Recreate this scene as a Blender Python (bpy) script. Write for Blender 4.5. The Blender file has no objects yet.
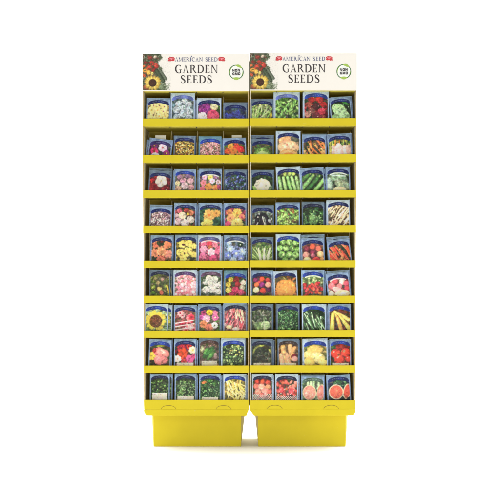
import bpy, math, random
import numpy as np
from mathutils import Vector

S = bpy.context.scene
COL = S.collection
R = math.radians

# ------------------------------------------------------------------ camera
U = 0.0035            # metres per photograph pixel on the plane of the shelf fronts
D = 4.0               # camera distance from that plane
HY = 240.0            # eye level, in photograph rows
ZC = 0.7312           # eye height above the floor
cam_d = bpy.data.cameras.new('camera')
cam = bpy.data.objects.new('camera', cam_d)
COL.objects.link(cam)
cam.location = (0, -D, ZC)
cam.rotation_euler = (R(90), 0, 0)
cam_d.sensor_width = 36.0
cam_d.lens = 36.0 * D / (500 * U)
cam_d.shift_y = -(250 - HY) / 500.0
cam_d.clip_end = 100
S.camera = cam

# ------------------------------------------------------------------ world, lamps, exposure
w = bpy.data.worlds.new('World'); S.world = w; w.use_nodes = True
bg = w.node_tree.nodes['Background']
bg.inputs['Color'].default_value = (1.0, 1.0, 1.0, 1)
bg.inputs['Strength'].default_value = 0.42

def area(name, loc, target, sx, sy, power, col=(1, 1, 1)):
    l = bpy.data.lights.new(name, 'AREA'); l.shape = 'RECTANGLE'
    l.size = sx; l.size_y = sy; l.energy = power; l.color = col
    o = bpy.data.objects.new(name, l); COL.objects.link(o)
    o.location = loc
    o.rotation_euler = (Vector(target) - Vector(loc)).to_track_quat('-Z', 'Y').to_euler()
    return o
area('front_softbox', (-0.2, -4.2, 2.5), (0, 0, 1.5), 2.2, 1.3, 41, (1.0, 0.985, 0.965))
area('low_fill', (0.2, -4.2, 0.28), (0, 0, 0.9), 2.2, 0.45, 50, (1.0, 0.985, 0.965))  # added fill from below, brightens the shelf undersides
for sx in (-1, 1):
    area('floor_fill', (sx * 2.8, -0.25, 2.3), (0, -0.1, 0.0), 2.0, 2.0, 100)  # added fill at each side, clips the floor and its shadows to white
    area('backdrop_fill', (sx * 2.2, 0.9, 3.6), (sx * 0.6, 3.2, 1.2), 1.6, 1.6, 230)  # added pair that lifts the backdrop to white
S.view_settings.view_transform = 'Standard'
S.view_settings.look = 'None'
S.view_settings.exposure = -0.50
S.view_settings.gamma = 1.0
S.render.engine = 'CYCLES'
S.cycles.max_bounces = 6

# ------------------------------------------------------------------ helpers
def P(px, py, y=0.0):
    """point at depth y that the photograph shows at (px, py)"""
    s = 1 + y / D
    return Vector(((px - 250) * U * s, y, ZC + (HY - py) * U * s))

def lin(c):
    return tuple((v / 12.92 if v <= 0.04045 else ((v + 0.055) / 1.055) ** 2.4) for v in c)

def material(name, base, rough=0.6, noise=0.06, scale=18, bump=0.02, attr=None, spec=0.4, fibre=False, scuff=0):
    m = bpy.data.materials.new(name); m.use_nodes = True
    nt = m.node_tree; n = nt.nodes; L = nt.links
    b = n['Principled BSDF']
    b.inputs['Roughness'].default_value = rough
    b.inputs['Specular IOR Level'].default_value = spec
    tc = n.new('ShaderNodeTexCoord')
    nz = n.new('ShaderNodeTexNoise'); nz.inputs['Scale'].default_value = scale
    nz.inputs['Detail'].default_value = 6
    mp = n.new('ShaderNodeMapping')
    if fibre: mp.inputs['Scale'].default_value = (1, 1, 6)
    L.new(tc.outputs['Object'], mp.inputs['Vector']); L.new(mp.outputs['Vector'], nz.inputs['Vector'])
    if attr:
        at = n.new('ShaderNodeAttribute'); at.attribute_name = attr
        L.new(at.outputs['Color'], b.inputs['Base Color'])
    else:
        cr = n.new('ShaderNodeValToRGB')
        cr.color_ramp.elements[0].position = 0.3; cr.color_ramp.elements[1].position = 0.7
        cr.color_ramp.elements[0].color = (*[v * (1 - noise) for v in base], 1)
        cr.color_ramp.elements[1].color = (*[min(1, v * (1 + noise)) for v in base], 1)
        L.new(nz.outputs['Fac'], cr.inputs['Fac'])
        if scuff:
            sn = n.new('ShaderNodeTexNoise'); sn.inputs['Scale'].default_value = 55; sn.inputs['Detail'].default_value = 9; sn.inputs['Roughness'].default_value = .7
            sr_ = n.new('ShaderNodeValToRGB'); sr_.color_ramp.elements[0].position = .66; sr_.color_ramp.elements[1].position = .76
            mx = n.new('ShaderNodeMix'); mx.data_type = 'RGBA'; mu = n.new('ShaderNodeMath'); mu.operation = 'MULTIPLY'; mu.inputs[1].default_value = scuff
            L.new(tc.outputs['Object'], sn.inputs['Vector']); L.new(sn.outputs['Fac'], sr_.inputs['Fac']); L.new(sr_.outputs['Color'], mu.inputs[0])
            L.new(mu.outputs[0], mx.inputs['Factor']); L.new(cr.outputs['Color'], mx.inputs['A']); mx.inputs['B'].default_value = (.72, .64, .34, 1)
            L.new(mx.outputs['Result'], b.inputs['Base Color'])
        else: L.new(cr.outputs['Color'], b.inputs['Base Color'])
    n2 = n.new('ShaderNodeTexNoise'); n2.inputs['Scale'].default_value = scale * 5; n2.inputs['Detail'].default_value = 4
    L.new(mp.outputs['Vector'], n2.inputs['Vector'])
    bp = n.new('ShaderNodeBump'); bp.inputs['Strength'].default_value = bump * 10; bp.inputs['Distance'].default_value = 0.002
    L.new(n2.outputs['Fac'], bp.inputs['Height']); L.new(bp.outputs['Normal'], b.inputs['Normal'])
    return m

YEL = material('yellow_card', (0.610, 0.490, 0.019), 0.5, 0.05, 7, 0.014, spec=0.12, scuff=0.35)
YEDGE = material('yellow_card_edge', (0.42, 0.27, 0.05), 0.8, 0.1, 60, 0.03)
CUT = material('cut_line', (0.30, 0.21, 0.03), 0.9, 0.1, 60, 0.0)
KRAFT = material('card_inside', (0.70, 0.63, 0.48), 0.8, 0.06, 25, 0.03, fibre=True)
SHELF = material('shelf_card', (0.88, 0.74, 0.10), 0.7, 0.06, 20, 0.02)
BACK = material('back_card', (0.72, 0.58, 0.10), 0.8, 0.08, 20, 0.02)
CREAM = material('header_card', (0.83, 0.79, 0.71), 0.5, 0.015, 8, 0.006)
WHITEC = material('white_card', (0.80, 0.80, 0.76), 0.6, 0.03, 30, 0.01)
INK = material('dark_ink', (0.045, 0.035, 0.035), 0.5, 0.05, 30, 0.0)
BLUEINK = material('blue_ink', (0.075, 0.085, 0.19), 0.5, 0.05, 30, 0.0)
REDINK = material('red_ink', (0.55, 0.045, 0.05), 0.5, 0.35, 900, 0.0)
GREENINK = material('green_ink', (0.055, 0.16, 0.05), 0.5, 0.1, 300, 0.0)
LIME = material('lime_ink', (0.34, 0.50, 0.08), 0.5, 0.1, 300, 0.0)
WHITEINK = material('white_ink', (0.85, 0.86, 0.80), 0.5, 0.01, 30, 0.0)
PRINT = material('packet_print', (1, 1, 1), 0.42, attr='print', bump=0.012, scale=14, spec=0.35)
HPRINT = material('header_print', (1, 1, 1), 0.5, attr='print', bump=0.004, scale=14, spec=0.3)
BACKDROP = material('backdrop_white', (0.96, 0.96, 0.96), 0.9, 0.0, 5, 0.0, spec=0.1)

class MB:
    """collects faces, builds one mesh object"""
    def __init__(s): s.v = []; s.f = []; s.m = []
    def face(s, pts, m=0):
        i = len(s.v); s.v += [tuple(p) for p in pts]; s.f.append(tuple(range(i, i + len(pts)))); s.m.append(m)
    def box(s, x0, x1, y0, y1, z0, z1, m=0, mf=None):
        s.hexa([(x0, y0, z0), (x1, y0, z0), (x1, y0, z1), (x0, y0, z1)],
               [(x0, y1, z0), (x1, y1, z0), (x1, y1, z1), (x0, y1, z1)], m, mf)
    def hexa(s, fr, bk, m=0, mf=None):
        """front quad, back quad (both counter-clockwise seen from the front); mf = materials of left, right, top, bottom"""
        i = len(s.v); s.v += [tuple(p) for p in fr] + [tuple(p) for p in bk]
        mf = mf or (m, m, m, m)
        for q, mm in (((0, 1, 2, 3), m), ((7, 6, 5, 4), m), ((0, 3, 7, 4), mf[0]), ((1, 5, 6, 2), mf[1]),
                      ((3, 2, 6, 7), mf[2]), ((0, 4, 5, 1), mf[3])):
            s.f.append(tuple(i + k for k in q)); s.m.append(mm)
    def prism(s, pts, y0, y1, m=0, me=None):
        """outline in x,z (counter-clockwise from the front) from y0 (front) to y1"""
        me = m if me is None else me
        n = len(pts); i = len(s.v)
        s.v += [(a, y0, b) for a, b in pts] + [(a, y1, b) for a, b in pts]
        s.f.append(tuple(range(i, i + n))); s.m.append(m)
        s.f.append(tuple(reversed(range(i + n, i + 2 * n)))); s.m.append(m)
        for k in range(n):
            j = (k + 1) % n
            s.f.append((i + j, i + k, i + n + k, i + n + j)); s.m.append(me)
    def build(s, name, mats, parent=None, bevel=0):
        me = bpy.data.meshes.new(name); me.from_pydata(s.v, [], s.f)
        mats = mats if isinstance(mats, (list, tuple)) else [mats]
        for m in mats: me.materials.append(m)
        me.polygons.foreach_set('material_index', s.m); me.update()
        o = bpy.data.objects.new(name, me); COL.objects.link(o)
        if parent: o.parent = parent; 
        if bevel:
            b = o.modifiers.new('bevel', 'BEVEL'); b.width = bevel; b.segments = 2; b.limit_method = 'ANGLE'
        return o

def tag(o, label=None, cat=None, group=None, kind=None):
    if label: o['label'] = label
    if cat: o['category'] = cat
    if group: o['group'] = group
    if kind: o['kind'] = kind
    return o

# ------------------------------------------------------------------ the setting: a white studio sweep
bd = MB()
prof = [(-6.0, 0.0), (2.4, 0.0)] + [(2.4 + 0.8 * math.sin(a), 0.8 - 0.8 * math.cos(a)) for a in [R(9 * k) for k in range(1, 11)]] + [(3.2, 4.5)]
for (y0, z0), (y1, z1) in zip(prof, prof[1:]):
    bd.face([(-7, y0, z0), (7, y0, z0), (7, y1, z1), (-7, y1, z1)])
o = bd.build('floor', BACKDROP); tag(o, kind='structure')
for p in o.data.polygons: p.use_smooth = True

# ------------------------------------------------------------------ painter for the printed pictures
class Paint:
    def __init__(s, W, H, n, seed, bgc):
        s.W, s.H = W, H
        s.nx = int(W * n) + 1; s.ny = int(round(H * n)) + 1
        s.x = np.linspace(0, W, s.nx); s.y = np.linspace(0, H, s.ny)
        s.X, s.Y = np.meshgrid(s.x, s.y)
        s.img = np.zeros((s.ny, s.nx, 3)) + np.array(bgc)
        s.r = np.random.default_rng(seed)
        s.soft = 0.55; s.first = True
    def _win(s, cx, cy, rad):
        i0, i1 = np.searchsorted(s.y, cy - rad), np.searchsorted(s.y, cy + rad)
        j0, j1 = np.searchsorted(s.x, cx - rad), np.searchsorted(s.x, cx + rad)
        return slice(max(i0, 0), i1), slice(max(j0, 0), j1)
    def dab(s, cx, cy, rx, ry=None, a=0, c=(1, 1, 1), sh=0.35, tip=0):
        ry = rx if ry is None else ry
        sl = s._win(cx, cy, max(rx, ry) + 0.5)
        X = s.X[sl] - cx; Y = s.Y[sl] - cy
        if X.size == 0: return
        ca, sa = math.cos(R(a)), math.sin(R(a))
        u = X * ca + Y * sa; v = -X * sa + Y * ca
        if tip: v = v / np.clip(1 - tip * (u / rx) ** 2, 0.15, 1)
        d = np.sqrt((u / rx) ** 2 + (v / ry) ** 2)
        m = np.clip((1 - d) * min(rx, ry) / s.soft + 0.3, 0, 1)[..., None]
        k = 1 + sh * (0.45 - d ** 2) - sh * 0.5 * (X + Y) / (rx + ry)
        col = np.clip(np.array(c) * k[..., None], 0, 1)
        s.img[sl] = s.img[sl] * (1 - m) + col * m
    def stick(s, x0, y0, x1, y1, w0, w1, c, sh=0.5):
        cx, cy = (x0 + x1) / 2, (y0 + y1) / 2
        L = math.hypot(x1 - x0, y1 - y0)
        sl = s._win(cx, cy, L / 2 + max(w0, w1) + 0.5)
        X = s.X[sl]; Y = s.Y[sl]
        if X.size == 0: return
        t = np.clip(((X - x0) * (x1 - x0) + (Y - y0) * (y1 - y0)) / L ** 2, 0, 1)
        q = (X - x0 - t * (x1 - x0)) ** 2 + (Y - y0 - t * (y1 - y0)) ** 2
        wd = w0 + (w1 - w0) * t
        d = np.sqrt(q) / wd
        m = np.clip((1 - d) * wd / (s.soft * 0.8) + 0.3, 0, 1)[..., None]
        side = ((X - x0) * (y1 - y0) - (Y - y0) * (x1 - x0)) / L / wd
        k = 1 + sh * (0.4 - d ** 2) - sh * 0.45 * side
        col = np.clip(np.array(c) * k[..., None], 0, 1)
        s.img[sl] = s.img[sl] * (1 - m) + col * m
    def pick(s, pal):
        c = np.array(pal[s.r.integers(len(pal))]); return np.clip(c * s.r.uniform(0.86, 1.12), 0, 1)
    def scatter(s, pal, n, r0, r1, box=(1, 5, 23, 32), asp=(0.5, 1), ang=None, sh=0.4, tip=0):
        if s.first: n *= 4; s.first = False
        for _ in range(n):
            rr = s.r.uniform(r0, r1)
            a = s.r.uniform(0, 180) if ang is None else ang + s.r.normal(0, 14)
            s.dab(s.r.uniform(box[0], box[2]), s.r.uniform(box[1], box[3]), rr, rr * s.r.uniform(*asp), a, s.pick(pal), sh, tip)
    def flower(s, cx, cy, rad, n, c, cc=None, cr=0.25, wide=0.42, sh=0.3, rows=1):
        a0 = s.r.uniform(0, 360)
        for q in range(rows):
            f = 1 - 0.33 * q
            for k in range(n):
                a = a0 + 360 * (k + 0.5 * q) / n + s.r.normal(0, 4)
                rr = rad * f * s.r.uniform(0.92, 1.05)
                s.dab(cx + math.cos(R(a)) * rr * 0.55, cy + math.sin(R(a)) * rr * 0.55, rr * 0.5, rr * wide, a,
                      np.clip(np.array(c) * s.r.uniform(0.84, 1.1) * (1 - 0.1 * q), 0, 1), sh)
        if cc is not None: s.dab(cx, cy, rad * cr, rad * cr, 0, cc, 0.3)
    def ruffle(s, cx, cy, rad, c, c2=None):
        c = np.array(c); c2 = c * 0.72 if c2 is None else np.array(c2)
        s.dab(cx, cy, rad, rad * 0.92, 0, c * 0.8, 0.2)
        for k in range(int(10 + rad * 7)):
            a = s.r.uniform(0, 360); q = rad * math.sqrt(s.r.uniform(0, 0.85))
            t = s.r.uniform()
            s.dab(cx + q * math.cos(R(a)), cy + q * math.sin(R(a)), rad * 0.26, rad * 0.12, a + 90 + s.r.normal(0, 20),
                  np.clip(c * t + c2 * (1 - t), 0, 1) * s.r.uniform(0.9, 1.1), 0.4)
    def grain(s, amt=0.03):
        g = s.r.normal(0, 1, (s.ny, s.nx, 1)); g = (g + np.roll(g, 1, 0) + np.roll(g, 1, 1) + np.roll(g, (1, 1), (0, 1))) / 2
        s.img = np.clip(s.img * (1 + amt * g), 0, 1)

G_D = (.13, .20, .10); G_M = (.25, .38, .16); G_L = (.50, .64, .33); G_P = (.70, .78, .55); G_G = (.36, .45, .33)
LEAF = [G_D, G_M, (.2, .3, .13), (.33, .45, .22)]
WHT = (.93, .91, .86); CRM = (.93, .86, .64); YLW = (.95, .82, .25); PYL = (.95, .88, .55); ORG = (.92, .50, .18); RED = (.74, .14, .14)
PNK = (.91, .50, .60); PPK = (.94, .74, .76); MAG = (.76, .16, .42); PUR = (.45, .17, .45); BLU = (.22, .27, .62); SAL = (.93, .52, .40)

# each recipe paints a picture about 24 units wide; the part above the lip is about y 5 to 27
def a_primrose(p):
    p.scatter([(.8, .72, .5), (.55, .5, .3)], 30, 1.5, 3)
    for x, y in ((7, 8, ), (13, 8), (18, 9), (5, 13), (11, 13), (17, 14), (7, 18), (13, 19), (19, 19), (10, 24), (4, 22), (17, 25)):
        p.flower(x, y, 3.5, 5, PYL, (.45, .26, .30) if (x + y) % 2 else (.75, .6, .2), .22, .5)
def a_white_stock(p):
    p.scatter([(.35, .42, .42), (.28, .35, .38)], 30, 1.5, 3)
    for x, y, q in ((14, 8, 3.5), (8, 11, 3.4), (18, 12, 3.4), (6, 17, 3.6), (12, 15, 3), (18, 18, 3.8), (12, 21, 3.6), (6, 24, 3.3), (18, 25, 3.6)):
        p.ruffle(x, y, q, (.80, .83, .84), (.48, .56, .60))
def a_aster(p):
    p.scatter(LEAF, 40, 1, 2)
    p.ruffle(8, 10.5, 6.2, (.62, .25, .55), (.38, .10, .36)); p.ruffle(17, 9, 3.8, (.95, .93, .74), (.82, .74, .48))
    p.ruffle(5, 19, 5.0, (.95, .93, .92), (.78, .74, .76)); p.ruffle(16, 18, 6.2, (.90, .38, .50), (.72, .18, .32))
    p.ruffle(8, 26, 5, (.6, .25, .5))
def a_cornflower(p):
    p.scatter([(.12, .14, .32), (.2, .26, .3)], 40, 1, 3)
    for _ in range(10): p.flower(p.r.uniform(3, 21), p.r.uniform(8, 26), 3.4, 9, BLU, (.15, .1, .4), .22, .16, rows=2)
def a_green_beans(p):
    p.scatter([(.35, .42, .24), (.58, .6, .4)], 30, 1, 3)
    for _ in range(46):
        x = p.r.uniform(1, 22); y = p.r.uniform(9, 28); a = R(p.r.normal(62, 22)); l = p.r.uniform(3, 6)
        p.stick(x - l * math.cos(a), y + l * math.sin(a), x + l * math.cos(a), y - l * math.sin(a), .6, .55, p.pick([G_P, G_L, (.62, .7, .42), (.42, .56, .28)]))
    p.dab(21, 18, 1.4, 4, 10, (.75, .65, .2))
def a_peas(p):
    p.scatter(LEAF + [G_L], 60, 1, 2.4, tip=.6)
    for _ in range(22):
        x = p.r.uniform(3, 21); y = p.r.uniform(9, 28); a = p.r.normal(100, 30)
        p.dab(x, y, 3.6, 1.0, a, p.pick([G_L, (.55, .72, .38), (.42, .58, .3)]), .45, .3)
    p.dab(8, 8, 2.5, 1.5, 20, (.2, .33, .14)); p.scatter([G_L, G_P], 25, .5, 1.1)
def a_radicchio(p):
    p.scatter([(.35, .08, .1), (.62, .14, .16), G_D], 50, 1, 2.6)
    for x, y, q, c in ((8, 8, 3.4, (.72, .18, .16)), (15, 8, 3.6, (.78, .2, .18)), (5, 13, 3, (.66, .3, .22)), (19, 13, 3, RED), (12, 14, 3.2, (.35, .18, .18)),
                       (17, 19, 3.6, (.82, .25, .33)), (8, 19, 3.4, (.55, .33, .3)), (4, 22, 3, (.85, .6, .52)), (12, 23, 3.5, (.48, .2, .2)), (18, 25, 3, (.6, .3, .28))):
        p.ruffle(x, y, q, c)
    p.scatter([(.9, .72, .66)], 14, .3, .8)
def a_chard(p):
    p.scatter([(.12, .17, .1)], 30, 2, 4)
    p.dab(10, 14, 9, 6.5, 30, (.55, .68, .45), .3, .3); p.dab(13, 20, 9.5, 6, 25, (.60, .72, .52), .3, .3); p.dab(5, 24, 6, 5, -10, (.52, .64, .42))
    p.dab(18, 8, 5, 1.6, 30, (.18, .38, .16), .3, .5)
    p.stick(4, 9, 17, 21, .3, .2, (.82, .88, .74), .2); p.scatter([(.62, .74, .52), (.45, .58, .38)], 45, .5, 1.4, (4, 9, 21, 28))
def a_cosmos(p):
    p.scatter([(.25, .12, .3), (.32, .2, .36), G_D], 50, 1, 2.4)
    p.flower(6, 8, 4, 8, (.42, .16, .38), (.7, .6, .2)); p.flower(14.5, 9, 4.4, 8, (.93, .82, .88), (.62, .32, .3), .24)
    p.flower(6.5, 13.5, 4, 8, (.84, .22, .42), (.5, .3, .1)); p.flower(19, 14, 3.4, 8, (.5, .14, .36), YLW)
    p.flower(8, 19, 4.6, 8, (.95, .92, .92), YLW, .2); p.flower(17, 20, 4, 8, (.8, .3, .52), YLW)
def a_tiny(p, pal, bgp, n=150, r0=.6, r1=1.15):
    p.scatter(bgp, 60, 1, 2.5); p.scatter(pal, n, r0, r1, (2, 6, 22, 30), (.7, 1), sh=.4)
    p.scatter(bgp, n // 5, .3, .6)
def a_marigold(p): a_tiny(p, [(.87, .74, .34), (.82, .62, .22), (.95, .87, .6), (.5, .28, .14)], [(.4, .3, .14), (.3, .3, .14)], 220)
def a_phlox(p): a_tiny(p, [(.88, .64, .66), (.80, .5, .54), (.9, .76, .70), (.62, .38, .38)], [(.55, .42, .38), (.42, .38, .3)], 300, .5, 1.1)
def a_poppy(p):
    p.scatter([(.45, .2, .12), G_M], 40, 1, 2.4)
    for x, y, q, c in ((8, 9, 3.4, (.93, .62, .22)), (14, 9, 3.4, (.82, .25, .16)), (18, 12, 3.6, (.85, .18, .20)), (5, 14, 3.2, (.86, .34, .18)), (11, 14, 3.6, ORG),
                       (9, 20, 4, (.93, .66, .28)), (17, 19, 4, (.93, .6, .3)), (4, 21, 3, RED)):
        p.flower(x, y, q, 7, c, (.8, .6, .2), .18, rows=2)
def a_cabbage(p):
    p.scatter([(.34, .3, .2), G_M], 50, 1, 2.6)
    p.dab(12, 18, 9.5, 8.5, 0, (.44, .6, .3), .3)
    for a in range(-70, 80, 20): p.dab(12 + 6.5 * math.sin(R(a)), 17 - 5.2 * math.cos(R(a)), 3.6, 2.2, a, p.pick([(.5, .66, .33), (.38, .5, .24)]), .4)
    p.dab(12, 18.5, 6.5, 5.5, 0, (.74, .85, .54), .3)
    for k in range(12): p.stick(12, 22, 12 + p.r.uniform(-7, 7), p.r.uniform(10, 17), .28, .12, (.85, .92, .7), .1)
def a_melon(p):
    p.scatter([(.3, .3, .26), (.5, .42, .3)], 25, 2, 3)
    p.dab(9, 10.5, 6.5, 6, 0, (.93, .68, .46), .25); p.dab(18, 8.5, 4, 3.6, 0, (.33, .34, .28), .4)
    p.dab(12, 16.5, 10.5, 7, 0, (.95, .76, .56), .2); p.dab(10.5, 14, 1.2, 1, 0, (.65, .3, .25))
    p.dab(12, 24, 9.5, 6, 0, (.78, .58, .34), .3); p.dab(12, 23.8, 8, 4.4, 0, (.96, .74, .48), .2); p.dab(12, 23.5, 4.8, 2, 0, (.84, .52, .26), .4)
    for _ in range(26): a = p.r.uniform(0, 360); p.stick(3 + 18 * p.r.uniform(), p.r.uniform(11, 19), 3 + 18 * p.r.uniform(), p.r.uniform(11, 19), .1, .1, (.98, .85, .7), .1)
def a_sticks(p, pal, n, w, ang, sp, bgp, box=(1, 8, 23, 28), l=6, tops=None):
    p.scatter(bgp, 40, 1, 2.6)
    for _ in range(n):
        x = p.r.uniform(box[0], box[2]); y = p.r.uniform(box[1], box[3]); a = R(ang + p.r.normal(0, sp)); q = l * p.r.uniform(.8, 1.2)
        x0, y0, x1, y1 = x - q * math.cos(a), y - q * math.sin(a), x + q * math.cos(a), y + q * math.sin(a)
        p.stick(x0, y0, x1, y1, w, w * .55, p.pick(pal))
        if tops: p.dab(x0, y0, w * .7, w * .7, 0, p.pick(tops))
def a_carrots(p):
    a_sticks(p, [(.90, .56, .30), (.93, .66, .42), (.86, .46, .24)], 26, 1.25, 60, 16, [(.4, .3, .2), G_D], l=5, tops=LEAF)
def a_parsnip(p):
    p.scatter([(.55, .5, .2), G_M, G_D], 60, 1, 2.4)
    for x in (4.5, 8, 12, 16, 19.5): p.stick(x, 7, x + p.r.normal(0, .6), 13, .7, .5, p.pick([ORG, (.6, .65, .3)]))
    for x, c in ((5, (.9, .76, .7)), (9, (.95, .82, .78)), (13, (.94, .78, .74)), (17, (.96, .84, .78)), (20.5, (.85, .7, .62))):
        p.stick(x, 14, x + p.r.normal(0, .5), 28, 2.7, 1.8, c, .3)
    p.stick(11, 12, 11, 22, 2.8, 2.4, (.96, .84, .8), .25)
    p.dab(2.5, 16, 1.4, 7, 5, (.62, .6, .28))
def a_petunia(p):
    p.scatter([(.5, .12, .15), (.38, .1, .12), (.28, .12, .12)], 60, 1.2, 2.8)
    p.flower(7, 19, 6.5, 5, (.58, .14, .17), None, wide=.5); p.flower(13, 11, 6.5, 5, (.93, .89, .84), (.72, .62, .42), .13, .52)
    p.flower(19, 20, 5, 5, (.56, .13, .16), (.9, .8, .7), .2, .5); p.flower(4, 11, 3, 5, (.62, .13, .16))
    p.scatter([(.95, .9, .85)], 8, .3, .8, (3, 15, 21, 26))
def a_sweetpea(p):
    p.scatter([(.3, .33, .26), (.42, .36, .34)], 50, 1, 2.4)
    for x, y, q, c in ((6, 9, 3, (.7, .52, .62)), (15, 8, 3, (.6, .46, .6)), (10, 13, 3.6, (.86, .62, .68)), (18, 13, 3.5, (.9, .7, .74)), (4, 16, 3, CRM), (12, 19, 4, (.95, .8, .82)), (19, 20, 3.4, (.9, .66, .68)), (5, 22, 3.5, (.92, .72, .6))):
        p.ruffle(x, y, q, c)
def a_pastel(p):
    p.scatter([(.3, .38, .2), (.5, .35, .4)], 60, 1, 2.4)
    for x, y, q, c in ((6, 9, 3, (.8, .6, .75)), (12, 9, 3, (.85, .82, .4)), (17, 9, 2.7, (.5, .35, .5)), (14, 13, 3, (.92, .82, .92)), (5, 15, 3.4, (.88, .5, .55)), (20, 14, 2.8, (.75, .65, .7)),
                       (10, 19, 4, (.93, .6, .28)), (17, 20, 3.6, (.92, .56, .32)), (4, 21, 3, (.86, .42, .5)), (21, 19, 2.5, (.72, .3, .45))):
        p.flower(x, y, q, 6, c, (.85, .5, .2), .2)
def a_bluebell(p): 
    p.scatter([(.18, .28, .24), (.16, .2, .36)], 50, 1, 2.6)
    p.scatter([(.36, .40, .68), (.28, .32, .58), (.5, .56, .76), (.2, .36, .3)], 120, .7, 1.7, (2, 7, 22, 30)); p.scatter([(.72, .75, .86)], 22, .3, .7)
def a_cauliflower(p):
    p.scatter([G_D, (.18, .28, .14), (.1, .16, .1)], 70, 1.2, 3, tip=.5)
    p.dab(12, 16.5, 8.4, 7.2, 0, (.86, .84, .73), .2)
    for _ in range(60): a = p.r.uniform(0, 360); q = math.sqrt(p.r.uniform()) * 7; p.dab(12 + q * math.cos(R(a)) * 1.08, 16 + q * math.sin(R(a)) * .92, 1.2, 1, 0, (.93, .91, .82), .16)
    p.dab(4, 20, 4, 1.8, 60, G_L); p.dab(20, 20, 4, 1.8, 120, G_G)
def a_okra(p):
    p.scatter(LEAF, 30, 1.5, 3)
    for x0, x1, c in ((3, 5, (.52, .68, .4)), (7, 9.5, (.58, .72, .42)), (11, 15, (.48, .66, .36)), (15, 19.5, (.55, .7, .42)), (19.5, 22.5, (.5, .62, .38))):
        p.stick(x0, 10.5, x1, 30, 1.6, 1.9, c, .6); p.stick(x0 + .1, 11, x1, 29, .25, .25, (.75, .85, .6), .1)
    for x in (8.5, 13, 17): p.dab(x, 7.5, 1.9, 2.2, 0, (.62, .68, .34))
def a_zucchini(p):
    p.scatter([G_D, (.2, .25, .18)], 40, 1.2, 2.6)
    for x0, y0, x1, y1, c in ((13, 8, 1, 21, (.38, .53, .3)), (19, 9, 5, 24, (.2, .35, .17)), (23, 13, 9, 29, (.45, .60, .34)), (10, 6, 2, 12, (.25, .4, .2)), (24, 20, 15, 31, (.3, .45, .24))):
        p.stick(x0, y0, x1, y1, 2.1, 2.5, c, .7)
        p.stick(x0 - .8, y0, x1 - .8, y1 - .6, .22, .22, np.array(c) * 1.45, .1); p.dab(x0, y0, 1.3, 1, 130, (.5, .6, .34))
def a_squash(p):
    p.scatter([G_G, G_D], 40, 1.2, 2.6)
    p.dab(13, 12, 9.5, 5, 20, (.45, .55, .42), .5); p.dab(3, 18, 3.5, 8, 0, (.60, .68, .60), .5); p.dab(15, 17, 7, 4.6, 15, (.50, .54, .42), .4); p.dab(20, 20, 4, 4, 0, (.5, .56, .45))
    p.scatter([(.7, .75, .64), (.32, .4, .3)], 50, .3, .9); p.dab(13, 24.5, 7, 4.5, 0, (.93, .88, .66), .2); p.stick(6, 8.6, 19, 9.5, .9, .6, (.72, .8, .75), .3)
def a_alyssum(p): a_tiny(p, [(.92, .9, .86), (.93, .9, .84), (.9, .86, .8), (.52, .36, .40), (.76, .62, .6), (.64, .48, .52)], [(.46, .36, .38), (.5, .42, .4)], 300, .5, .95)
def a_rose(p):
    p.scatter([(.45, .2, .22), G_D], 40, 1, 2.4)
    for x, y, q, c in ((6, 9, 3, (.88, .42, .48)), (13, 8, 3, (.66, .25, .22)), (18, 11, 3.2, (.86, .5, .35)), (9, 14, 4.4, (.95, .88, .72)), (18, 18, 4, (.93, .86, .78)), (5, 20, 4.2, (.93, .78, .78)), (12, 22, 4.6, (.95, .88, .84)), (3, 14, 2.5, PPK), (15, 12, 1.6, YLW)):
        p.ruffle(x, y, q, c)
def a_calendula(p):
    p.scatter([(.16, .3, .22), (.2, .34, .26)], 40, 1.4, 2.8)
    p.flower(11, 13, 6.4, 14, (.93, .70, .36), (.86, .46, .2), .2, .24, rows=2); p.flower(18.5, 11, 4.2, 12, (.93, .66, .32), (.6, .4, .2), .2, .24)
    p.flower(9, 23, 6.6, 14, (.96, .87, .42), (.9, .72, .3), .2, .26, rows=3)
def a_strawflower(p):
    p.scatter([(.2, .26, .2), (.5, .2, .3)], 50, 1.2, 2.6)
    p.flower(6, 10, 3.4, 10, (.8, .5, .3), None, rows=2); p.flower(14, 11, 5.4, 14, (.93, .78, .36), (.75, .5, .2), .2, .25, rows=2); p.flower(7, 16, 4.4, 12, (.93, .66, .40), (.6, .2, .3), .2, rows=2)
    p.flower(19, 15, 3.6, 10, (.9, .5, .4), MAG); p.flower(14, 22, 6.6, 16, (.96, .88, .48), (.86, .7, .3), .2, .24, rows=3); p.flower(4, 22, 3, 10, (.82, .3, .45), None)
def a_eggplant(p):
    p.scatter([(.35, .4, .36), (.55, .58, .56)], 30, 1.2, 2.6)
    for x0, y0, x1, y1, w in ((7, 11, 4, 28, 2.6), (11, 9, 12, 27, 2.8), (16, 12, 20, 28, 2.6), (9, 18, 8, 30, 2.4), (5, 13, 14, 10, 2)):
        p.stick(x0, y0, x1, y1, w * .7, w, (.13, .11, .14), .8)
    p.stick(12, 12, 13, 17, .9, .6, (.85, .86, .8)); p.stick(14, 18, 13, 24, .9, .6, (.88, .88, .84)); p.stick(7, 18, 5, 22, .8, .5, (.8, .82, .8)); p.dab(7, 12, 1, .8, 0, WHT); p.dab(19, 16, 1.6, 2.5, -30, (.75, .78, .76))
def a_peapods(p):
    p.scatter([(.4, .5, .25), (.35, .3, .18), G_M], 40, 1.4, 2.6)
    p.scatter([(.60, .74, .38), (.5, .64, .30), (.68, .78, .46), (.4, .52, .26)], 150, .7, 1.5, (2, 8, 22, 30), (.55, .9)); p.scatter([(.5, .33, .2)], 10, .8, 1.4, (8, 6, 18, 12))
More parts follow.
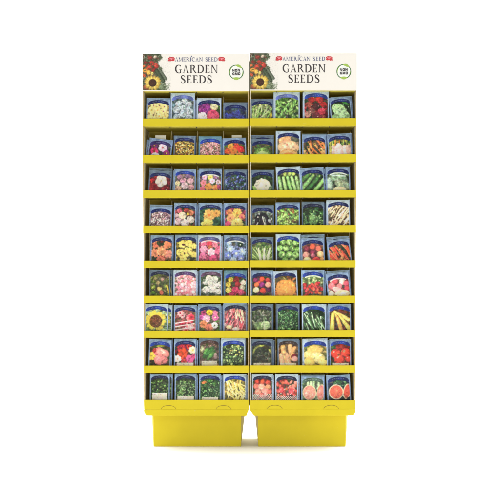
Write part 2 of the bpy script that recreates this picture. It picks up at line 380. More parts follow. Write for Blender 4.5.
def a_lettuce(p):
    p.scatter([G_D, (.16, .28, .18)], 50, 1.4, 2.8); p.scatter([(.42, .58, .34), (.34, .5, .3), (.55, .68, .44), (.22, .38, .22)], 130, .8, 2.0, (2, 9, 22, 30), (.35, .6), tip=.5)
    p.ruffle(12, 19, 5.5, (.52, .68, .42), (.3, .45, .26))
def a_whitecarrot(p):
    a_sticks(p, [(.93, .85, .68), (.95, .88, .76), (.88, .78, .6)], 24, 1.35, 128, 7, [(.35, .28, .2), (.75, .65, .5)], l=5, tops=[(.3, .22, .14)])
    for k in range(9): x = 4 + k * 2.2; p.stick(x, 9 + k * .3, x - 2.4, 12.5 + k * .3, .25, .15, (.25, .2, .12), .1)
def a_dahlia(p):
    p.scatter([(.4, .25, .16), G_D], 40, 1.2, 2.6)
    for x, y, q, c in ((6, 10, 4, (.88, .46, .33)), (18, 10, 4.6, (.9, .52, .33)), (5, 19, 5, (.92, .55, .40)), (19, 20, 5, (.90, .56, .46)), (12, 17, 6, (.93, .60, .40)), (11, 26, 5, (.85, .45, .35))):
        p.flower(x, y, q, 9, c, None, wide=.3, rows=3)
    p.dab(9, 9, 3.2, 2, 30, (.15, .2, .1), .3, .4); p.dab(12, 7, 2, 1.3, -20, (.4, .1, .1)); p.stick(11, 22, 17, 25, .5, .3, (.5, .15, .12))
def a_yellowiris(p):
    p.scatter([(.3, .3, .14), (.2, .2, .1), (.5, .45, .2)], 50, 1.2, 2.6)
    for x, y, q in ((8, 10, 4.4), (15, 9, 4.2), (20, 12, 3), (6, 19, 4.6), (14, 18, 5.4), (20, 21, 3.5), (9, 25, 4)):
        p.flower(x, y, q, 5, (.90, .82, .40), None, wide=.5)
    p.dab(9, 10.5, 1.8, 1.2, 0, (.25, .1, .12)); p.dab(19, 8, 1, .8, 0, (.25, .12, .1)); p.scatter([(.28, .22, .12)], 9, .5, 1.3, (3, 14, 21, 25), (.4, .6))
def a_impatiens(p):
    p.scatter([(.5, .2, .3), (.7, .3, .4)], 40, 1.2, 2.6)
    for x, y, q, c in ((6, 9, 3, (.93, .45, .58)), (12, 9, 3, (.85, .25, .33)), (18, 10, 3.2, (.9, .5, .58)), (13, 13, 2.4, (.7, .4, .25)), (6, 15, 4, (.93, .62, .70)), (20, 17, 3.6, (.9, .42, .55)), (14, 18, 4.2, (.96, .80, .84)), (6, 22, 4, (.88, .45, .6)), (16, 25, 4, (.82, .3, .46))):
        p.flower(x, y, q, 6, c, None, wide=.45, rows=2)
def a_nigella(p):
    p.scatter([(.28, .33, .4), (.4, .45, .6)], 50, 1.2, 2.6)
    for x, y, q, c in ((6, 9, 3, (.62, .72, .82)), (17, 10, 2.8, (.12, .22, .16)), (7, 14, 4.2, (.70, .80, .90)), (13, 19, 4.6, (.52, .58, .82)), (19, 17, 4.2, (.66, .74, .88)), (5, 21, 4, (.45, .52, .78)), (10, 26, 4, (.7, .78, .88)), (18, 24, 3.5, (.5, .56, .8))):
        p.flower(x, y, q, 8, c, (.86, .92, .80), .3, .3)
def a_celery(p):
    p.scatter([(.3, .38, .22), (.45, .5, .3)], 40, 1.2, 2.4)
    for a in range(-58, 60, 9):
        p.stick(13, 28, 13 + 20 * math.sin(R(a)), 28 - 18 * math.cos(R(a)), 1.5, .7, p.pick([(.52, .62, .36), (.40, .5, .28), (.65, .72, .48)]), .6)
    for x in (11, 14, 17): p.stick(x - (14 - x), 12, x, 28, .9, 1.7, (.88, .93, .76), .3)
    p.scatter([(.25, .42, .18)], 12, .6, 1.3, (6, 6, 17, 11))
def a_sprouts(p):
    p.scatter([(.14, .22, .1)], 40, 1.6, 3)
    for x, y, q in ((7, 8, 3), (13, 8, 3.3), (19, 9, 3.2), (4, 14, 3.2), (10, 14, 3.4), (16, 14, 3.3), (21, 15, 3), (6, 20, 3.6), (13, 20, 3.5), (19, 20.5, 3.5), (9, 26, 3.5), (16, 26, 3.5)):
        p.dab(x, y, q, q, 0, p.pick([(.42, .58, .28), (.5, .66, .36)]), .5)
        for k in range(5): p.dab(x + p.r.normal(0, .9), y + p.r.normal(0, .9), q * .5, q * .28, p.r.uniform(0, 180), p.pick([(.60, .74, .42), (.36, .5, .25), (.7, .8, .52)]), .4)
def a_onion(p):
    p.scatter([(.3, .15, .14), (.45, .3, .24)], 40, 1.4, 2.6)
    for x, y, q, c in ((6, 11, 3.4, (.45, .16, .22)), (12, 9, 3.4, (.78, .33, .24)), (18, 11, 3.3, (.8, .4, .32)), (12, 14.5, 3.2, (.5, .18, .26)), (5, 17, 3.4, (.85, .58, .5)), (19.5, 17, 3.6, (.9, .74, .5)), (6, 23, 4.2, (.94, .86, .62)), (15, 23, 4, (.82, .26, .22)), (12, 18, 2.6, (.66, .34, .4)), (21, 22, 2.4, (.7, .5, .3))):
        p.dab(x, y, q, q * .95, 0, c, .55)
def a_redcarrot(p):
    a_sticks(p, [(.88, .36, .24), (.90, .46, .32), (.82, .28, .2)], 26, 1.4, 62, 9, [(.3, .2, .14), G_D], l=6, tops=[(.5, .5, .25)])
def a_gourd(p):
    p.scatter([(.24, .28, .16), (.32, .3, .22), (.36, .42, .2)], 70, 1.2, 2.8)
    for x, y, q, c in ((7, 10, 2.6, (.45, .42, .28)), (15, 11, 2.8, (.5, .4, .34)), (10, 15, 2.6, (.6, .52, .36)), (5, 20, 3.2, (.45, .52, .2)), (12, 22, 3.4, (.72, .66, .35)), (18, 19, 3, (.4, .45, .2)), (14, 26, 3, (.75, .4, .32)), (5, 26, 3, (.3, .4, .16))):
        p.dab(x, y, q, q * .8, p.r.uniform(0, 180), c, .5)
    p.scatter([(.3, .33, .16), (.6, .6, .36)], 60, .4, 1.0)
    p.stick(20, 18, 23, 27, 1.1, .8, (.85, .72, .25))
def a_pinkphlox(p): a_tiny(p, [(.94, .72, .74), (.9, .6, .64), (.95, .80, .80), (.86, .48, .54)], [(.8, .55, .58), (.6, .5, .42)], 130, 1.0, 2.0)
def a_whitealy(p):
    p.scatter([(.2, .26, .18), (.4, .42, .4)], 50, 1.2, 2.6)
    for x, y, q in ((10, 9, 3.6), (16, 10, 3.8), (6, 13, 3.2), (12, 15, 4), (19, 16, 3.6), (7, 21, 4), (14, 21, 4.2), (20, 23, 3.4)):
        p.ruffle(x, y, q, (.90, .89, .84), (.66, .64, .60))
    p.scatter([(.16, .24, .14)], 14, .6, 1.2)
def a_snapdragon(p):
    p.scatter([(.2, .26, .14), (.4, .1, .12)], 50, 1.2, 2.6)
    for x, y, q, c in ((4.5, 14, 3, (.93, .82, .32)), (7, 9, 2.8, (.9, .8, .3)), (5, 20, 3.4, (.95, .88, .42)), (13, 9, 3, (.6, .14, .14)), (14, 13, 2.6, (.7, .2, .2)), (20, 12, 3, (.92, .88, .78)), (19, 17, 3, (.9, .85, .72)), (12, 20, 4, (.86, .24, .40)), (18, 22, 3.4, (.84, .32, .46)), (9, 25, 4, (.8, .2, .36))):
        p.ruffle(x, y, q, c)
def a_beets(p):
    p.scatter([(.3, .12, .2), G_D], 40, 1.2, 2.6)
    for x, y, q, c in ((5, 10, 3, (.50, .18, .36)), (12, 9, 3, (.8, .3, .2)), (18, 10, 2.8, (.6, .2, .2)), (6, 15, 3, (.84, .42, .24)), (12, 15, 3.2, (.52, .16, .42)), (18.5, 15, 3.4, (.9, .62, .52)), (5.5, 21, 3.6, (.95, .89, .66)), (13, 21.5, 3.6, (.84, .27, .22)), (19, 21, 2.8, (.3, .12, .25)), (9, 12, 2, (.72, .22, .25))):
        p.dab(x, y, q, q * .95, 0, c, .5)
def a_pumpkin(p):
    p.scatter([(.3, .26, .14), (.6, .35, .2)], 40, 1.2, 2.6)
    p.dab(12, 18, 10, 9.5, 0, (.88, .54, .24), .25)
    for x, w, hh in ((5.2, 2.4, 7.2), (18.8, 2.4, 7.2), (8.3, 3.0, 8.6), (15.7, 3.0, 8.6), (12, 3.4, 9.2)): p.dab(x, 18, w, hh, 0, (.93, .63, .31), .22)
    p.dab(11, 8.5, 4, 1.2, 10, (.35, .32, .16)); p.stick(12, 9, 10, 7, .8, .5, (.5, .42, .2))
def a_strawberry(p):
    p.scatter([(.42, .5, .3), (.3, .4, .22), (.6, .64, .44)], 60, .9, 2, (2, 6, 22, 14), tip=.4)
    p.scatter([(.62, .18, .16)], 30, 1.4, 2.6, (2, 13, 22, 30))
    for _ in range(30): p.dab(p.r.uniform(2, 22), p.r.uniform(13, 30), 1.7, 1.4, p.r.uniform(0, 180), p.pick([(.78, .26, .22), (.72, .2, .24), (.84, .36, .26)]), .5)
    p.scatter([(.9, .62, .5), (.3, .36, .18)], 26, .3, .6, (2, 13, 22, 30)); p.dab(19, 24, 2, 1.6, 0, (.85, .5, .25))
def a_radish(p):
    p.scatter([(.5, .2, .2), (.6, .5, .42)], 40, 1.4, 2.8)
    for x, y, q, c in ((9, 9, 3.4, (.82, .30, .34)), (16, 10, 3.3, (.9, .82, .74)), (20, 12, 3, (.82, .34, .4)), (5, 13, 3.6, (.90, .48, .5)), (13, 14, 3, (.86, .5, .5)), (20, 17, 3, (.75, .25, .3))): p.dab(x, y, q, q, 0, c, .5)
    p.dab(11, 18, 6.5, 3, 30, (.95, .76, .72), .3); p.dab(15, 22, 8, 4, 0, (.95, .90, .72), .2); p.dab(4, 21, 3, 3.4, 0, (.82, .8, .7)); p.dab(7, 24, 2.6, 1.6, 0, (.3, .34, .16))
def a_sunflower(p):
    p.scatter([(.62, .7, .5), G_G], 30, 1.5, 3)
    p.flower(11.5, 17, 10.2, 18, (.93, .84, .30), None, wide=.2, rows=2)
    p.dab(11.5, 17.5, 6.4, 6.4, 0, (.42, .26, .14), .3)
    for _ in range(130): a = p.r.uniform(0, 360); q = math.sqrt(p.r.uniform()) * 6; p.dab(11.5 + q * math.cos(R(a)), 17.5 + q * math.sin(R(a)), .4, .4, 0, p.pick([(.5, .34, .2), (.32, .18, .1), (.62, .46, .3)] if q > 3 else [(.28, .14, .12), (.4, .2, .2)]), .3)
def a_dianthus(p):
    p.scatter([(.4, .3, .22), (.55, .3, .3)], 40, 1.2, 2.6)
    for _ in range(11):
        x, y = p.r.uniform(3, 21), p.r.uniform(8, 27); p.flower(x, y, 3.4, 6, p.pick([(.86, .45, .48), (.74, .2, .26), (.93, .72, .72)]), p.pick([(.95, .9, .86), (.6, .1, .2)]), .3)
    for y in (17, 20.5, 24): p.stick(2, y + 2, 21, y - 1, .8, .6, (.93, .78, .76), .5)
def a_zinnia(p):
    p.scatter([(.35, .3, .25), G_M], 40, 1.2, 2.6)
    for x, y, q, c, cc in ((6, 9, 3.2, (.68, .24, .42), (.3, .1, .2)), (18, 9, 3, (.82, .45, .6), None), (12, 8.5, 3.6, (.95, .80, .22), (.8, .5, .1)), (4, 14, 3.2, (.78, .36, .62), None), (18, 14, 4, (.84, .42, .62), (.95, .9, .7)), (9, 15, 4.2, (.93, .70, .78), (.98, .9, .9)), (6, 21, 4.4, (.93, .56, .36), (.8, .4, .2)), (12, 24, 4, (.93, .5, .4), None), (17.5, 22, 3.6, (.95, .95, .93), (.3, .32, .2))):
        p.flower(x, y, q, 11, c, cc, wide=.28, rows=2)
def a_celosia(p):
    p.scatter([(.45, .25, .25), (.5, .4, .38)], 40, 1.2, 2.6)
    for _ in range(60):
        x = p.r.uniform(3, 20); y = p.r.uniform(8, 26); p.stick(x, y, x + p.r.normal(1.4, .8), y - p.r.uniform(3, 6), .9, .35, p.pick([(.78, .36, .40), (.86, .5, .52), (.68, .26, .3), (.9, .62, .6)]))
    for _ in range(10): x = p.r.uniform(13, 21); y = p.r.uniform(8, 17); p.stick(x, y + 3, x - 1, y - 3, .9, .4, p.pick([(.8, .76, .62), (.7, .68, .55)]))
    p.dab(6, 24, 3, 2, 0, (.94, .84, .6)); p.dab(13, 26, 4, 2, 0, (.93, .82, .74))
def a_artichoke(p):
    p.scatter([(.2, .24, .18), (.28, .32, .24)], 50, 1.2, 2.6); p.scatter([(.34, .40, .30), (.26, .32, .22), (.42, .42, .38), (.5, .55, .42)], 90, 1, 2.6, (2, 7, 22, 22), (.25, .5), tip=.6)
    p.ruffle(9, 24, 5, (.55, .66, .42), (.35, .45, .28)); p.ruffle(16, 23, 5, (.80, .88, .66), (.55, .66, .42)); p.stick(15, 27, 14, 15, 1, .3, (.78, .84, .66), .2)
def a_herb(p, pal=((.38, .56, .34), (.28, .46, .26), (.5, .66, .44), (.18, .34, .18)), n=230):
    p.scatter([(.16, .28, .16), (.12, .22, .12)], 50, 1.2, 2.6); p.scatter(list(pal), n, .55, 1.3, (2, 7, 22, 30), (.4, .75), tip=.3)
def a_darkbeans(p):
    a_sticks(p, [(.22, .33, .2), (.32, .45, .28), (.6, .7, .55), (.15, .24, .14)], 40, .72, 66, 9, [(.1, .16, .08), (.16, .24, .14)], l=7)
    p.scatter([(.1, .2, .08)], 14, 1, 2.4, (3, 6, 21, 11))
def a_yellowsquash(p):
    p.scatter([(.3, .24, .12), (.4, .2, .15)], 40, 1.2, 2.6)
    for x0, y0, x1, y1, c, w in ((5, 10, 4, 27, (.93, .84, .36), 2.6), (8, 9, 14, 28, (.93, .68, .33), 2.3), (7, 8, 21, 16, (.95, .86, .42), 2.1), (12, 12, 22, 26, (.94, .84, .38), 2.4)):
        p.stick(x0, y0, x1, y1, w * .7, w, c, .4)
    p.stick(8, 10, 18, 22, .3, .2, (.3, .2, .1), .1); p.stick(12, 6, 19, 9, .9, .6, (.42, .16, .12))
def a_hibiscus(p):
    p.scatter([(.25, .2, .14), (.2, .26, .14)], 40, 1.2, 2.6)
    p.dab(12, 7, 5, 1.2, -5, (.45, .5, .15)); p.flower(13, 18, 9.4, 5, (.92, .52, .50), None, wide=.52, sh=.35); p.dab(14, 14, 6, 4.4, 20, (.93, .60, .55), .3); p.dab(12, 20, 6.5, 4, -10, (.94, .56, .54), .3)
    p.dab(15, 12.5, 4, 1.3, 25, (.96, .78, .72), .2); p.dab(6, 12, 2.2, 3, 20, (.7, .22, .18)); p.flower(3, 18, 4.6, 6, (.95, .80, .28), None, wide=.4)
    p.stick(8, 16, 20, 21, .2, .15, (.8, .36, .36), .1); p.stick(9, 23, 19, 18, .2, .15, (.82, .4, .4), .1)
def a_fieldpoppy(p):
    p.scatter([(.35, .1, .14), (.4, .15, .3), G_D], 50, 1.2, 2.6)
    p.flower(8, 10, 4.6, 6, (.62, .14, .20), None, wide=.5); p.flower(16, 8, 3.4, 6, (.7, .18, .16), None); p.flower(10, 16, 6, 6, (.84, .30, .16), (.5, .2, .1), .16, .5); p.flower(20, 12, 4.4, 7, (.90, .86, .72), (.8, .7, .3), .25)
    p.flower(4, 21, 4.2, 7, (.94, .90, .86), (.75, .6, .5), .25); p.flower(17, 21, 4.6, 7, (.82, .33, .55), None, wide=.45); p.flower(11, 24, 3.4, 6, (.7, .2, .2), None); p.flower(21, 18, 3, 6, (.72, .25, .42))
def a_cucumber(p):
    p.scatter([(.34, .28, .24), (.45, .36, .32), (.25, .3, .18)], 70, 1.1, 2.4)
    p.dab(11, 16, 9.5, 3.4, -46, (.20, .38, .18), .5); p.dab(14, 19, 8, 2.8, -50, (.28, .45, .22), .6); p.dab(8, 14, 5, 2, -50, (.32, .52, .25), .5)
    p.scatter([(.42, .60, .36)], 22, .2, .5, (6, 10, 18, 23)); p.dab(4, 12, 2.4, 4, 0, (.62, .62, .48)); p.dab(19, 20, 2.4, 4, 0, (.56, .46, .44))
def a_oregano(p): 
    p.scatter([(.14, .2, .12), (.2, .26, .18)], 50, 1.4, 2.8); p.scatter([(.46, .56, .32), (.36, .46, .28), (.6, .66, .42), (.24, .32, .2)], 150, .8, 1.7, (2, 7, 22, 30), (.45, .8)); p.dab(7, 8.5, 2.8, 1.6, 10, (.16, .16, .1)); p.scatter([(.72, .68, .36)], 10, .7, 1.4, (8, 7, 20, 16))
def a_darkleaf(p):
    p.scatter([(.18, .2, .15), (.25, .28, .22)], 60, 1.4, 2.8)
    for a in range(-80, 75, 7): p.dab(12 + 9 * math.sin(R(a)), 15 - 9 * math.cos(R(a)) * .85, 2, 1.1, a, (.52, .54, .26), .4)
    p.dab(17, 9, 4, 2, 20, (.2, .18, .08))
    for _ in range(20): x, y = p.r.uniform(6, 19), p.r.uniform(13, 23); p.stick(x, y, x + p.r.normal(0, 2), y + p.r.normal(0, 2), .22, .18, p.pick([(.6, .62, .58), (.7, .5, .45), (.4, .5, .4)]), .1)
def a_ginger(p):
    p.scatter([(.3, .2, .14), (.4, .3, .2)], 40, 1.4, 2.8)
    for x0, y0, x1, y1, w, c in ((6, 9, 9, 27, 3.6, (.80, .62, .38)), (14, 8, 16, 20, 3.4, (.82, .66, .44)), (19, 10, 14, 22, 2.8, (.78, .58, .36)), (4, 18, 6, 29, 3, (.85, .66, .5)), (10, 17, 13, 28, 3, (.83, .62, .45))): p.stick(x0, y0, x1, y1, w * .8, w, c, .4)
    p.stick(11, 9, 12, 16, .5, .3, (.42, .24, .14), .1); p.dab(18, 19, 3.6, 2.4, -30, (.42, .14, .14)); p.dab(19, 22, 3.6, 3, 0, (.88, .62, .56))
def a_potato(p):
    p.scatter([(.35, .38, .2), (.5, .45, .25)], 40, 1.4, 2.8)
    p.dab(12, 10.5, 8, 4.6, 0, (.82, .70, .36), .4); p.dab(5, 15, 4.4, 3.6, 0, (.93, .84, .48), .4); p.dab(14, 18, 7.6, 5.2, 15, (.95, .86, .52), .4); p.dab(6, 22, 5.4, 4.2, 10, (.93, .82, .40), .4); p.dab(19, 23, 4.4, 3.4, 0, (.94, .84, .46), .4); p.dab(17, 16, 1.3, .9, 0, (.98, .96, .85), .1)
def a_tomato(p):
    p.scatter([(.2, .26, .12), (.35, .1, .1)], 50, 1.4, 2.8)
    p.dab(13, 9, 6, 3.4, 0, (.5, .14, .12), .3)
    for x, y, q in ((18, 15, 5.6), (7, 16, 5.8), (11, 22.5, 6), (21, 22, 4)): p.dab(x, y, q, q * .92, 0, (.84, .25, .18), .5); p.dab(x - q * .35, y - q * .35, q * .22, q * .16, -30, (.97, .74, .66), .1)
    for x, y in ((16, 13), (10.5, 17.5)): p.flower(x, y, 2.2, 6, (.26, .4, .18), None, wide=.14)
    p.scatter([(.93, .8, .7)], 9, .2, .45, (9, 12, 20, 20)); p.dab(4, 9, 2.4, 2, 0, (.2, .36, .18)); p.dab(18, 26, 2.5, 1.5, 0, (.3, .2, .12))
def a_basil(p): 
    p.scatter([(.1, .16, .08), (.16, .22, .12)], 50, 1.4, 2.8); p.scatter([(.30, .42, .2), (.24, .36, .18), (.42, .54, .28), (.14, .22, .1)], 130, .9, 2.0, (2, 8, 22, 30), (.45, .7), tip=.4)
def a_thyme(p): 
    p.scatter([(.12, .2, .1), (.2, .26, .16)], 50, 1.4, 2.8); p.scatter([(.34, .48, .24), (.44, .58, .36), (.24, .36, .2), (.52, .6, .4)], 170, .7, 1.5, (2, 8, 22, 30), (.4, .7), tip=.4)
def a_parsley(p):
    a_herb(p, ((.34, .5, .28), (.26, .42, .22), (.46, .60, .38), (.16, .28, .14)), 210); p.dab(5.5, 9.5, 3, 1.6, -15, (.85, .48, .25), .3); p.dab(12, 8, 2.4, 1.4, 40, (.2, .42, .16)); p.dab(17, 11, 3, 1.7, 20, (.22, .4, .18)); p.scatter([(.6, .7, .52)], 30, .3, .6)
def a_waxbeans(p):
    a_sticks(p, [(.93, .84, .46), (.95, .88, .58), (.88, .76, .36)], 46, .95, 75, 28, [(.45, .42, .15), (.6, .5, .25)], (3, 9, 22, 28), l=3.6)
def a_paste_tomato(p):
    p.scatter([(.2, .26, .14), (.4, .14, .12)], 50, 1.4, 2.8)
    for x, y, q, c in ((6, 9, 3, (.62, .2, .16)), (12, 9, 3, (.72, .3, .2)), (18, 10, 3, (.68, .26, .2)), (5, 14, 3.4, (.85, .45, .38)), (11, 15, 4.2, (.93, .66, .56)), (18, 15, 3.4, (.78, .55, .4)), (7, 20, 4, (.90, .56, .48)), (15, 20, 4.2, (.92, .60, .54)), (20, 20, 3, (.86, .42, .36)), (11, 24, 3, (.84, .4, .34))): p.dab(x, y, q, q, 0, c, .5)
    check(p)
def a_salsa(p):
    p.scatter([(.25, .26, .18), (.45, .16, .14)], 60, 1.4, 2.8)
    for _ in range(34): p.dab(p.r.uniform(2, 22), p.r.uniform(8, 23), p.r.uniform(1.4, 2.6), p.r.uniform(1.2, 2.2), p.r.uniform(0, 180), p.pick([(.75, .28, .24), (.82, .36, .32), (.6, .3, .2), (.9, .55, .48)]), .5)
    p.dab(17, 18, 3.6, 3.4, 0, (.86, .32, .34), .5); p.dab(6, 17, 3, 3, 0, (.84, .3, .32), .5); p.scatter([(.95, .86, .8)], 16, .3, .7, (4, 9, 20, 22)); check(p)
def check(p):
    for i in range(24):
        for j in range(8):
            y = 22 + j + (i - 12) ** 2 * .012 * -1
            if y > 21 and (i + j) % 2: p.dab(i + .5, y + 1.5, .65, .65, 0, (.95, .90, .86), .1)
def a_watermelon(p):
    p.scatter([(.3, .36, .26), (.45, .5, .4)], 30, 1.4, 2.8)
    for x in (7, 10, 13, 18): p.stick(x, 5, x + .5, 14, 1.3, 1.7, p.pick([(.66, .74, .58), (.55, .64, .48)]), .4)
    p.dab(8.5, 17, 7, 7.8, 0, (.86, .82, .62), .1); p.dab(8.5, 17, 6.3, 7.1, 0, (.95, .64, .55), .15); p.dab(20, 17, 4.4, 8.5, 8, (.86, .82, .62), .1); p.dab(20, 17, 3.7, 7.7, 8, (.93, .56, .5), .15)
    p.scatter([(.97, .76, .68), (.90, .5, .44)], 50, .3, .8, (4, 12, 13, 23))
def a_redmelon(p):
    p.scatter([(.12, .2, .18), (.14, .18, .28)], 40, 1.4, 2.8); p.scatter([(.28, .42, .28), (.2, .34, .22)], 30, .9, 1.8, (6, 6, 20, 14), tip=.4)
    p.dab(9, 17, 7.4, 7.6, -10, (.92, .82, .68), .1); p.dab(9.2, 17, 6.4, 6.6, -10, (.88, .38, .28), .2); p.dab(20, 17, 4, 8, 14, (.9, .8, .66), .1); p.dab(20.2, 17, 3.2, 7, 14, (.86, .34, .26), .2)
    for k in range(9): a = R(k * 40); p.stick(9.2, 17, 9.2 + 5 * math.cos(a), 17 + 5.2 * math.sin(a), .12, .2, (.95, .58, .46), .1)
    p.scatter([(.3, .35, .2), (.15, .15, .1)], 18, .4, 1, (10, 23, 22, 28))

def packet_mesh(h_units, art, border, banner, seed, strip=False, arc=False):
    """a thin paper pouch 24 units wide carrying the printed front; unit = 1/24 of its width"""
    n = 4.0; H = h_units
    p = Paint(24, H, n, seed, (0.3, 0.3, 0.25))
    art(p)
    if strip:
        sy = strip
        m = ((p.Y > sy) & (p.X > 3.2) & (p.X < 20.8))[..., None]
        p.img = np.where(m, np.array((.90, .87, .78)), p.img)
        for k in range(26): p.dab(p.r.uniform(4, 20), sy + p.r.uniform(.5, 2.2), .45, .2, 0, (.45, .42, .4), 0)
    # the soft focus and uneven tone of a small printed photograph
    for _ in range(1):
        q = np.pad(p.img, ((1, 1), (1, 1), (0, 0)), 'edge')
        p.img = (q[1:-1, 1:-1] * 2 + q[:-2, 1:-1] + q[2:, 1:-1] + q[1:-1, :-2] + q[1:-1, 2:]) / 6
    mot = sum(np.sin(p.X * p.r.uniform(.3, 1.3) + p.r.uniform(0, 6)) * np.sin(p.Y * p.r.uniform(.3, 1.3) + p.r.uniform(0, 6)) for _ in range(4))
    def cloud(f):
        gy, gx = int(H * f) + 3, int(24 * f) + 3
        g = p.r.normal(0, 1, (gy, gx)); a_, b_ = p.Y * f, p.X * f
        i_, j_ = a_.astype(int), b_.astype(int); u_, v_ = a_ - i_, b_ - j_
        return (g[i_, j_] * (1 - u_) + g[i_ + 1, j_] * u_) * (1 - v_) + (g[i_, j_ + 1] * (1 - u_) + g[i_ + 1, j_ + 1] * u_) * v_
    p.img = p.img * np.clip(1 + .11 * cloud(.55) + .11 * cloud(1.3), .76, 1.3)[..., None] + .02 * np.stack([cloud(.8), cloud(.8), cloud(.8)], -1)
    p.img = np.clip(p.img, 0, 1)
    g_ = p.img.mean(-1, keepdims=True)
    p.img = g_ + (p.img - g_) * .88
    p.img = np.clip((.5 + (p.img - .5) * 1.10) * (1 + .07 * mot[..., None]), 0.02, 1)
    p.grain(0.035)
    X, Y = p.X, p.Y
    bend = ((X - 12) / 10.4) ** 2
    inner = 5.3 + 2.9 * bend
    top = inner - .5
    win = np.clip((Y - top) / .35, 0, 1) * np.clip((X - 1.15) / .3, 0, 1) * np.clip((22.85 - X) / .3, 0, 1)
    win = win * np.clip((H - 1.6 - Y) / .3, 0, 1)
    b = np.array(border)
    pale = np.ones_like(p.img) * b
    pale = pale * (1 + 0.05 * np.sin(X * 0.9 + seed)[..., None]) 
    pale = pale * (1 + .07 * cloud(.4) + .07 * cloud(1.6))[..., None]
    rimw = np.clip(1 - np.abs(np.abs(X - 12) - 10.75) / .28, 0, 1)[..., None] * .45 * (Y > 7)[..., None]
    pale = pale * (1 - rimw) + np.array((.88, .92, .96)) * rimw
    fr = (X > 23.7) | ((Y > .8) & (Y < 1.05))
    pale = np.where(fr[..., None], b * 0.62 + np.array((.02, .06, .2)) * .5, pale)
    pale = np.where((Y < .5)[..., None], np.clip(b * 1.1, 0, 1), pale)
    img = pale * (1 - win[..., None]) + p.img * win[..., None]
    # pale outline of the picture, then the arched banner
    if arc:
        rim = np.exp(-((Y - top - 1.5) / .6) ** 2) * (np.abs(X - 12) < 8.5)
        img = img * (1 - rim[..., None]) + np.array((.90, .92, .92)) * rim[..., None]
    outer = 1.9 + 2.3 * bend
    ex_ = np.clip((np.abs(X - 12) - 8.6) / 2.0, 0, 1) ** 2 * 1.7
    ban = np.clip((Y - outer - ex_) / .35, 0, 1) * np.clip((inner + .25 - ex_ * .6 - Y) / .35, 0, 1) * (np.abs(X - 12) < 10.6)
    bc = np.array(banner) * (1 + .18 * np.sin(X * .5 + 1)[..., None])
    img = img * (1 - ban[..., None]) + bc * ban[..., None]
    # worn pale lettering marks that run along the banner, too small to read
    mid = (outer + inner) / 2 + .1
    col_ = np.repeat(p.r.uniform(-1, 1, p.nx // 2 + 2), 2)[:p.nx]
    ph = np.broadcast_to(col_[None, :], X.shape)
    tx = np.exp(-((Y - mid - .25 * np.sin(X * 4.3 + seed)) / .42) ** 2) * (ph > -.1) * (np.abs(X - 12) < p.r.uniform(5, 8)) * .42
    img = img * (1 - tx[..., None]) + np.array((.82, .85, .92)) * tx[..., None]
    img = np.clip(img, 0, 1)
    nx, ny = p.nx, p.ny
    x = (p.X - 12) / 24; z = (H - p.Y) / 24
    ex = 1 - np.abs(p.X - 12) / 12; ez = np.minimum(p.Y, H - p.Y) / H * 2
    wob = .011 * np.sin(p.X * .35 + seed) * np.sin(p.Y * .22 + seed * 2)
    y = -(.012 + .05 * np.sqrt(np.clip(ex * 1.6, 0, 1)) * np.clip(ez * 2.2, 0, 1)) + wob * np.clip(ez * 4, 0, 1)
    vf = np.stack([x, y, z], -1).reshape(-1, 3)
    vb = np.array([[-.5, 0.012, H / 24], [.5, 0.012, H / 24], [.5, 0.012, 0], [-.5, 0.012, 0]])
    V = np.vstack([vf, vb])
    idx = np.arange(nx * ny).reshape(ny, nx)
    q = np.stack([idx[1:, :-1], idx[1:, 1:], idx[:-1, 1:], idx[:-1, :-1]], -1).reshape(-1, 4)
    F = [tuple(r) for r in q.tolist()]
    b0 = nx * ny
    F.append((b0, b0 + 1, b0 + 2, b0 + 3))
    F.append(tuple(idx[0, :].tolist()) + (b0 + 1, b0))
    F.append(tuple(reversed(idx[-1, :].tolist())) + (b0 + 3, b0 + 2))
    F.append(tuple(reversed(idx[:, 0].tolist())) + (b0, b0 + 3))
    F.append(tuple(idx[:, -1].tolist()) + (b0 + 2, b0 + 1))
    me = bpy.data.meshes.new('seed_packet')
    me.from_pydata(V.tolist(), [], F)
    c = np.vstack([img.reshape(-1, 3), np.ones((4, 3)) * b])
    c = np.where(c <= .04045, c / 12.92, ((c + .055) / 1.055) ** 2.4)
    c = c * np.vstack([(1.12 + .30 * win.reshape(-1, 1)), np.ones((4, 1))])
    c = c * np.minimum(1, .86 / np.maximum(c.max(-1, keepdims=True), 1e-6))
    c = np.hstack([c, np.ones((len(c), 1))]).astype(np.float32)
    at = me.color_attributes.new('print', 'FLOAT_COLOR', 'POINT')
    at.data.foreach_set('color', c.ravel())
    sm = np.zeros(len(F), dtype=bool); sm[:len(q)] = True
    me.polygons.foreach_set('use_smooth', sm)
    me.materials.append(PRINT); me.update()
    return me

# ------------------------------------------------------------------ lettering in a bookish serif face (cap height 1)
def ribbon(pts, n=10):
    """smooth stroke through (x, y, width) points -> list of quads"""
    P4 = [pts[0]] + list(pts) + [pts[-1]]; out = []
    for i in range(1, len(P4) - 2):
        a, b, c, d = [np.array(q, float) for q in P4[i - 1:i + 3]]
        for k in range(n):
            t = k / n
            out.append(.5 * (2 * b + (c - a) * t + (2 * a - 5 * b + 4 * c - d) * t * t + (3 * b - a - 3 * c + d) * t ** 3))
    out.append(np.array(pts[-1], float)); L = []; Rr = []
    for i, q in enumerate(out):
        t = out[min(i + 1, len(out) - 1)] - out[max(i - 1, 0)]
        nrm = np.array((-t[1], t[0])); nrm = nrm / (np.linalg.norm(nrm) + 1e-9) * (q[2] * 1.2 + .012) / 2
        L.append((q[0] + nrm[0], q[1] + nrm[1])); Rr.append((q[0] - nrm[0], q[1] - nrm[1]))
    return [[Rr[i], Rr[i + 1], L[i + 1], L[i]] for i in range(len(out) - 1)]
def rect(x0, y0, x1, y1): return [(x0, y0), (x1, y0), (x1, y1), (x0, y1)]
T, t_ = .165, .06
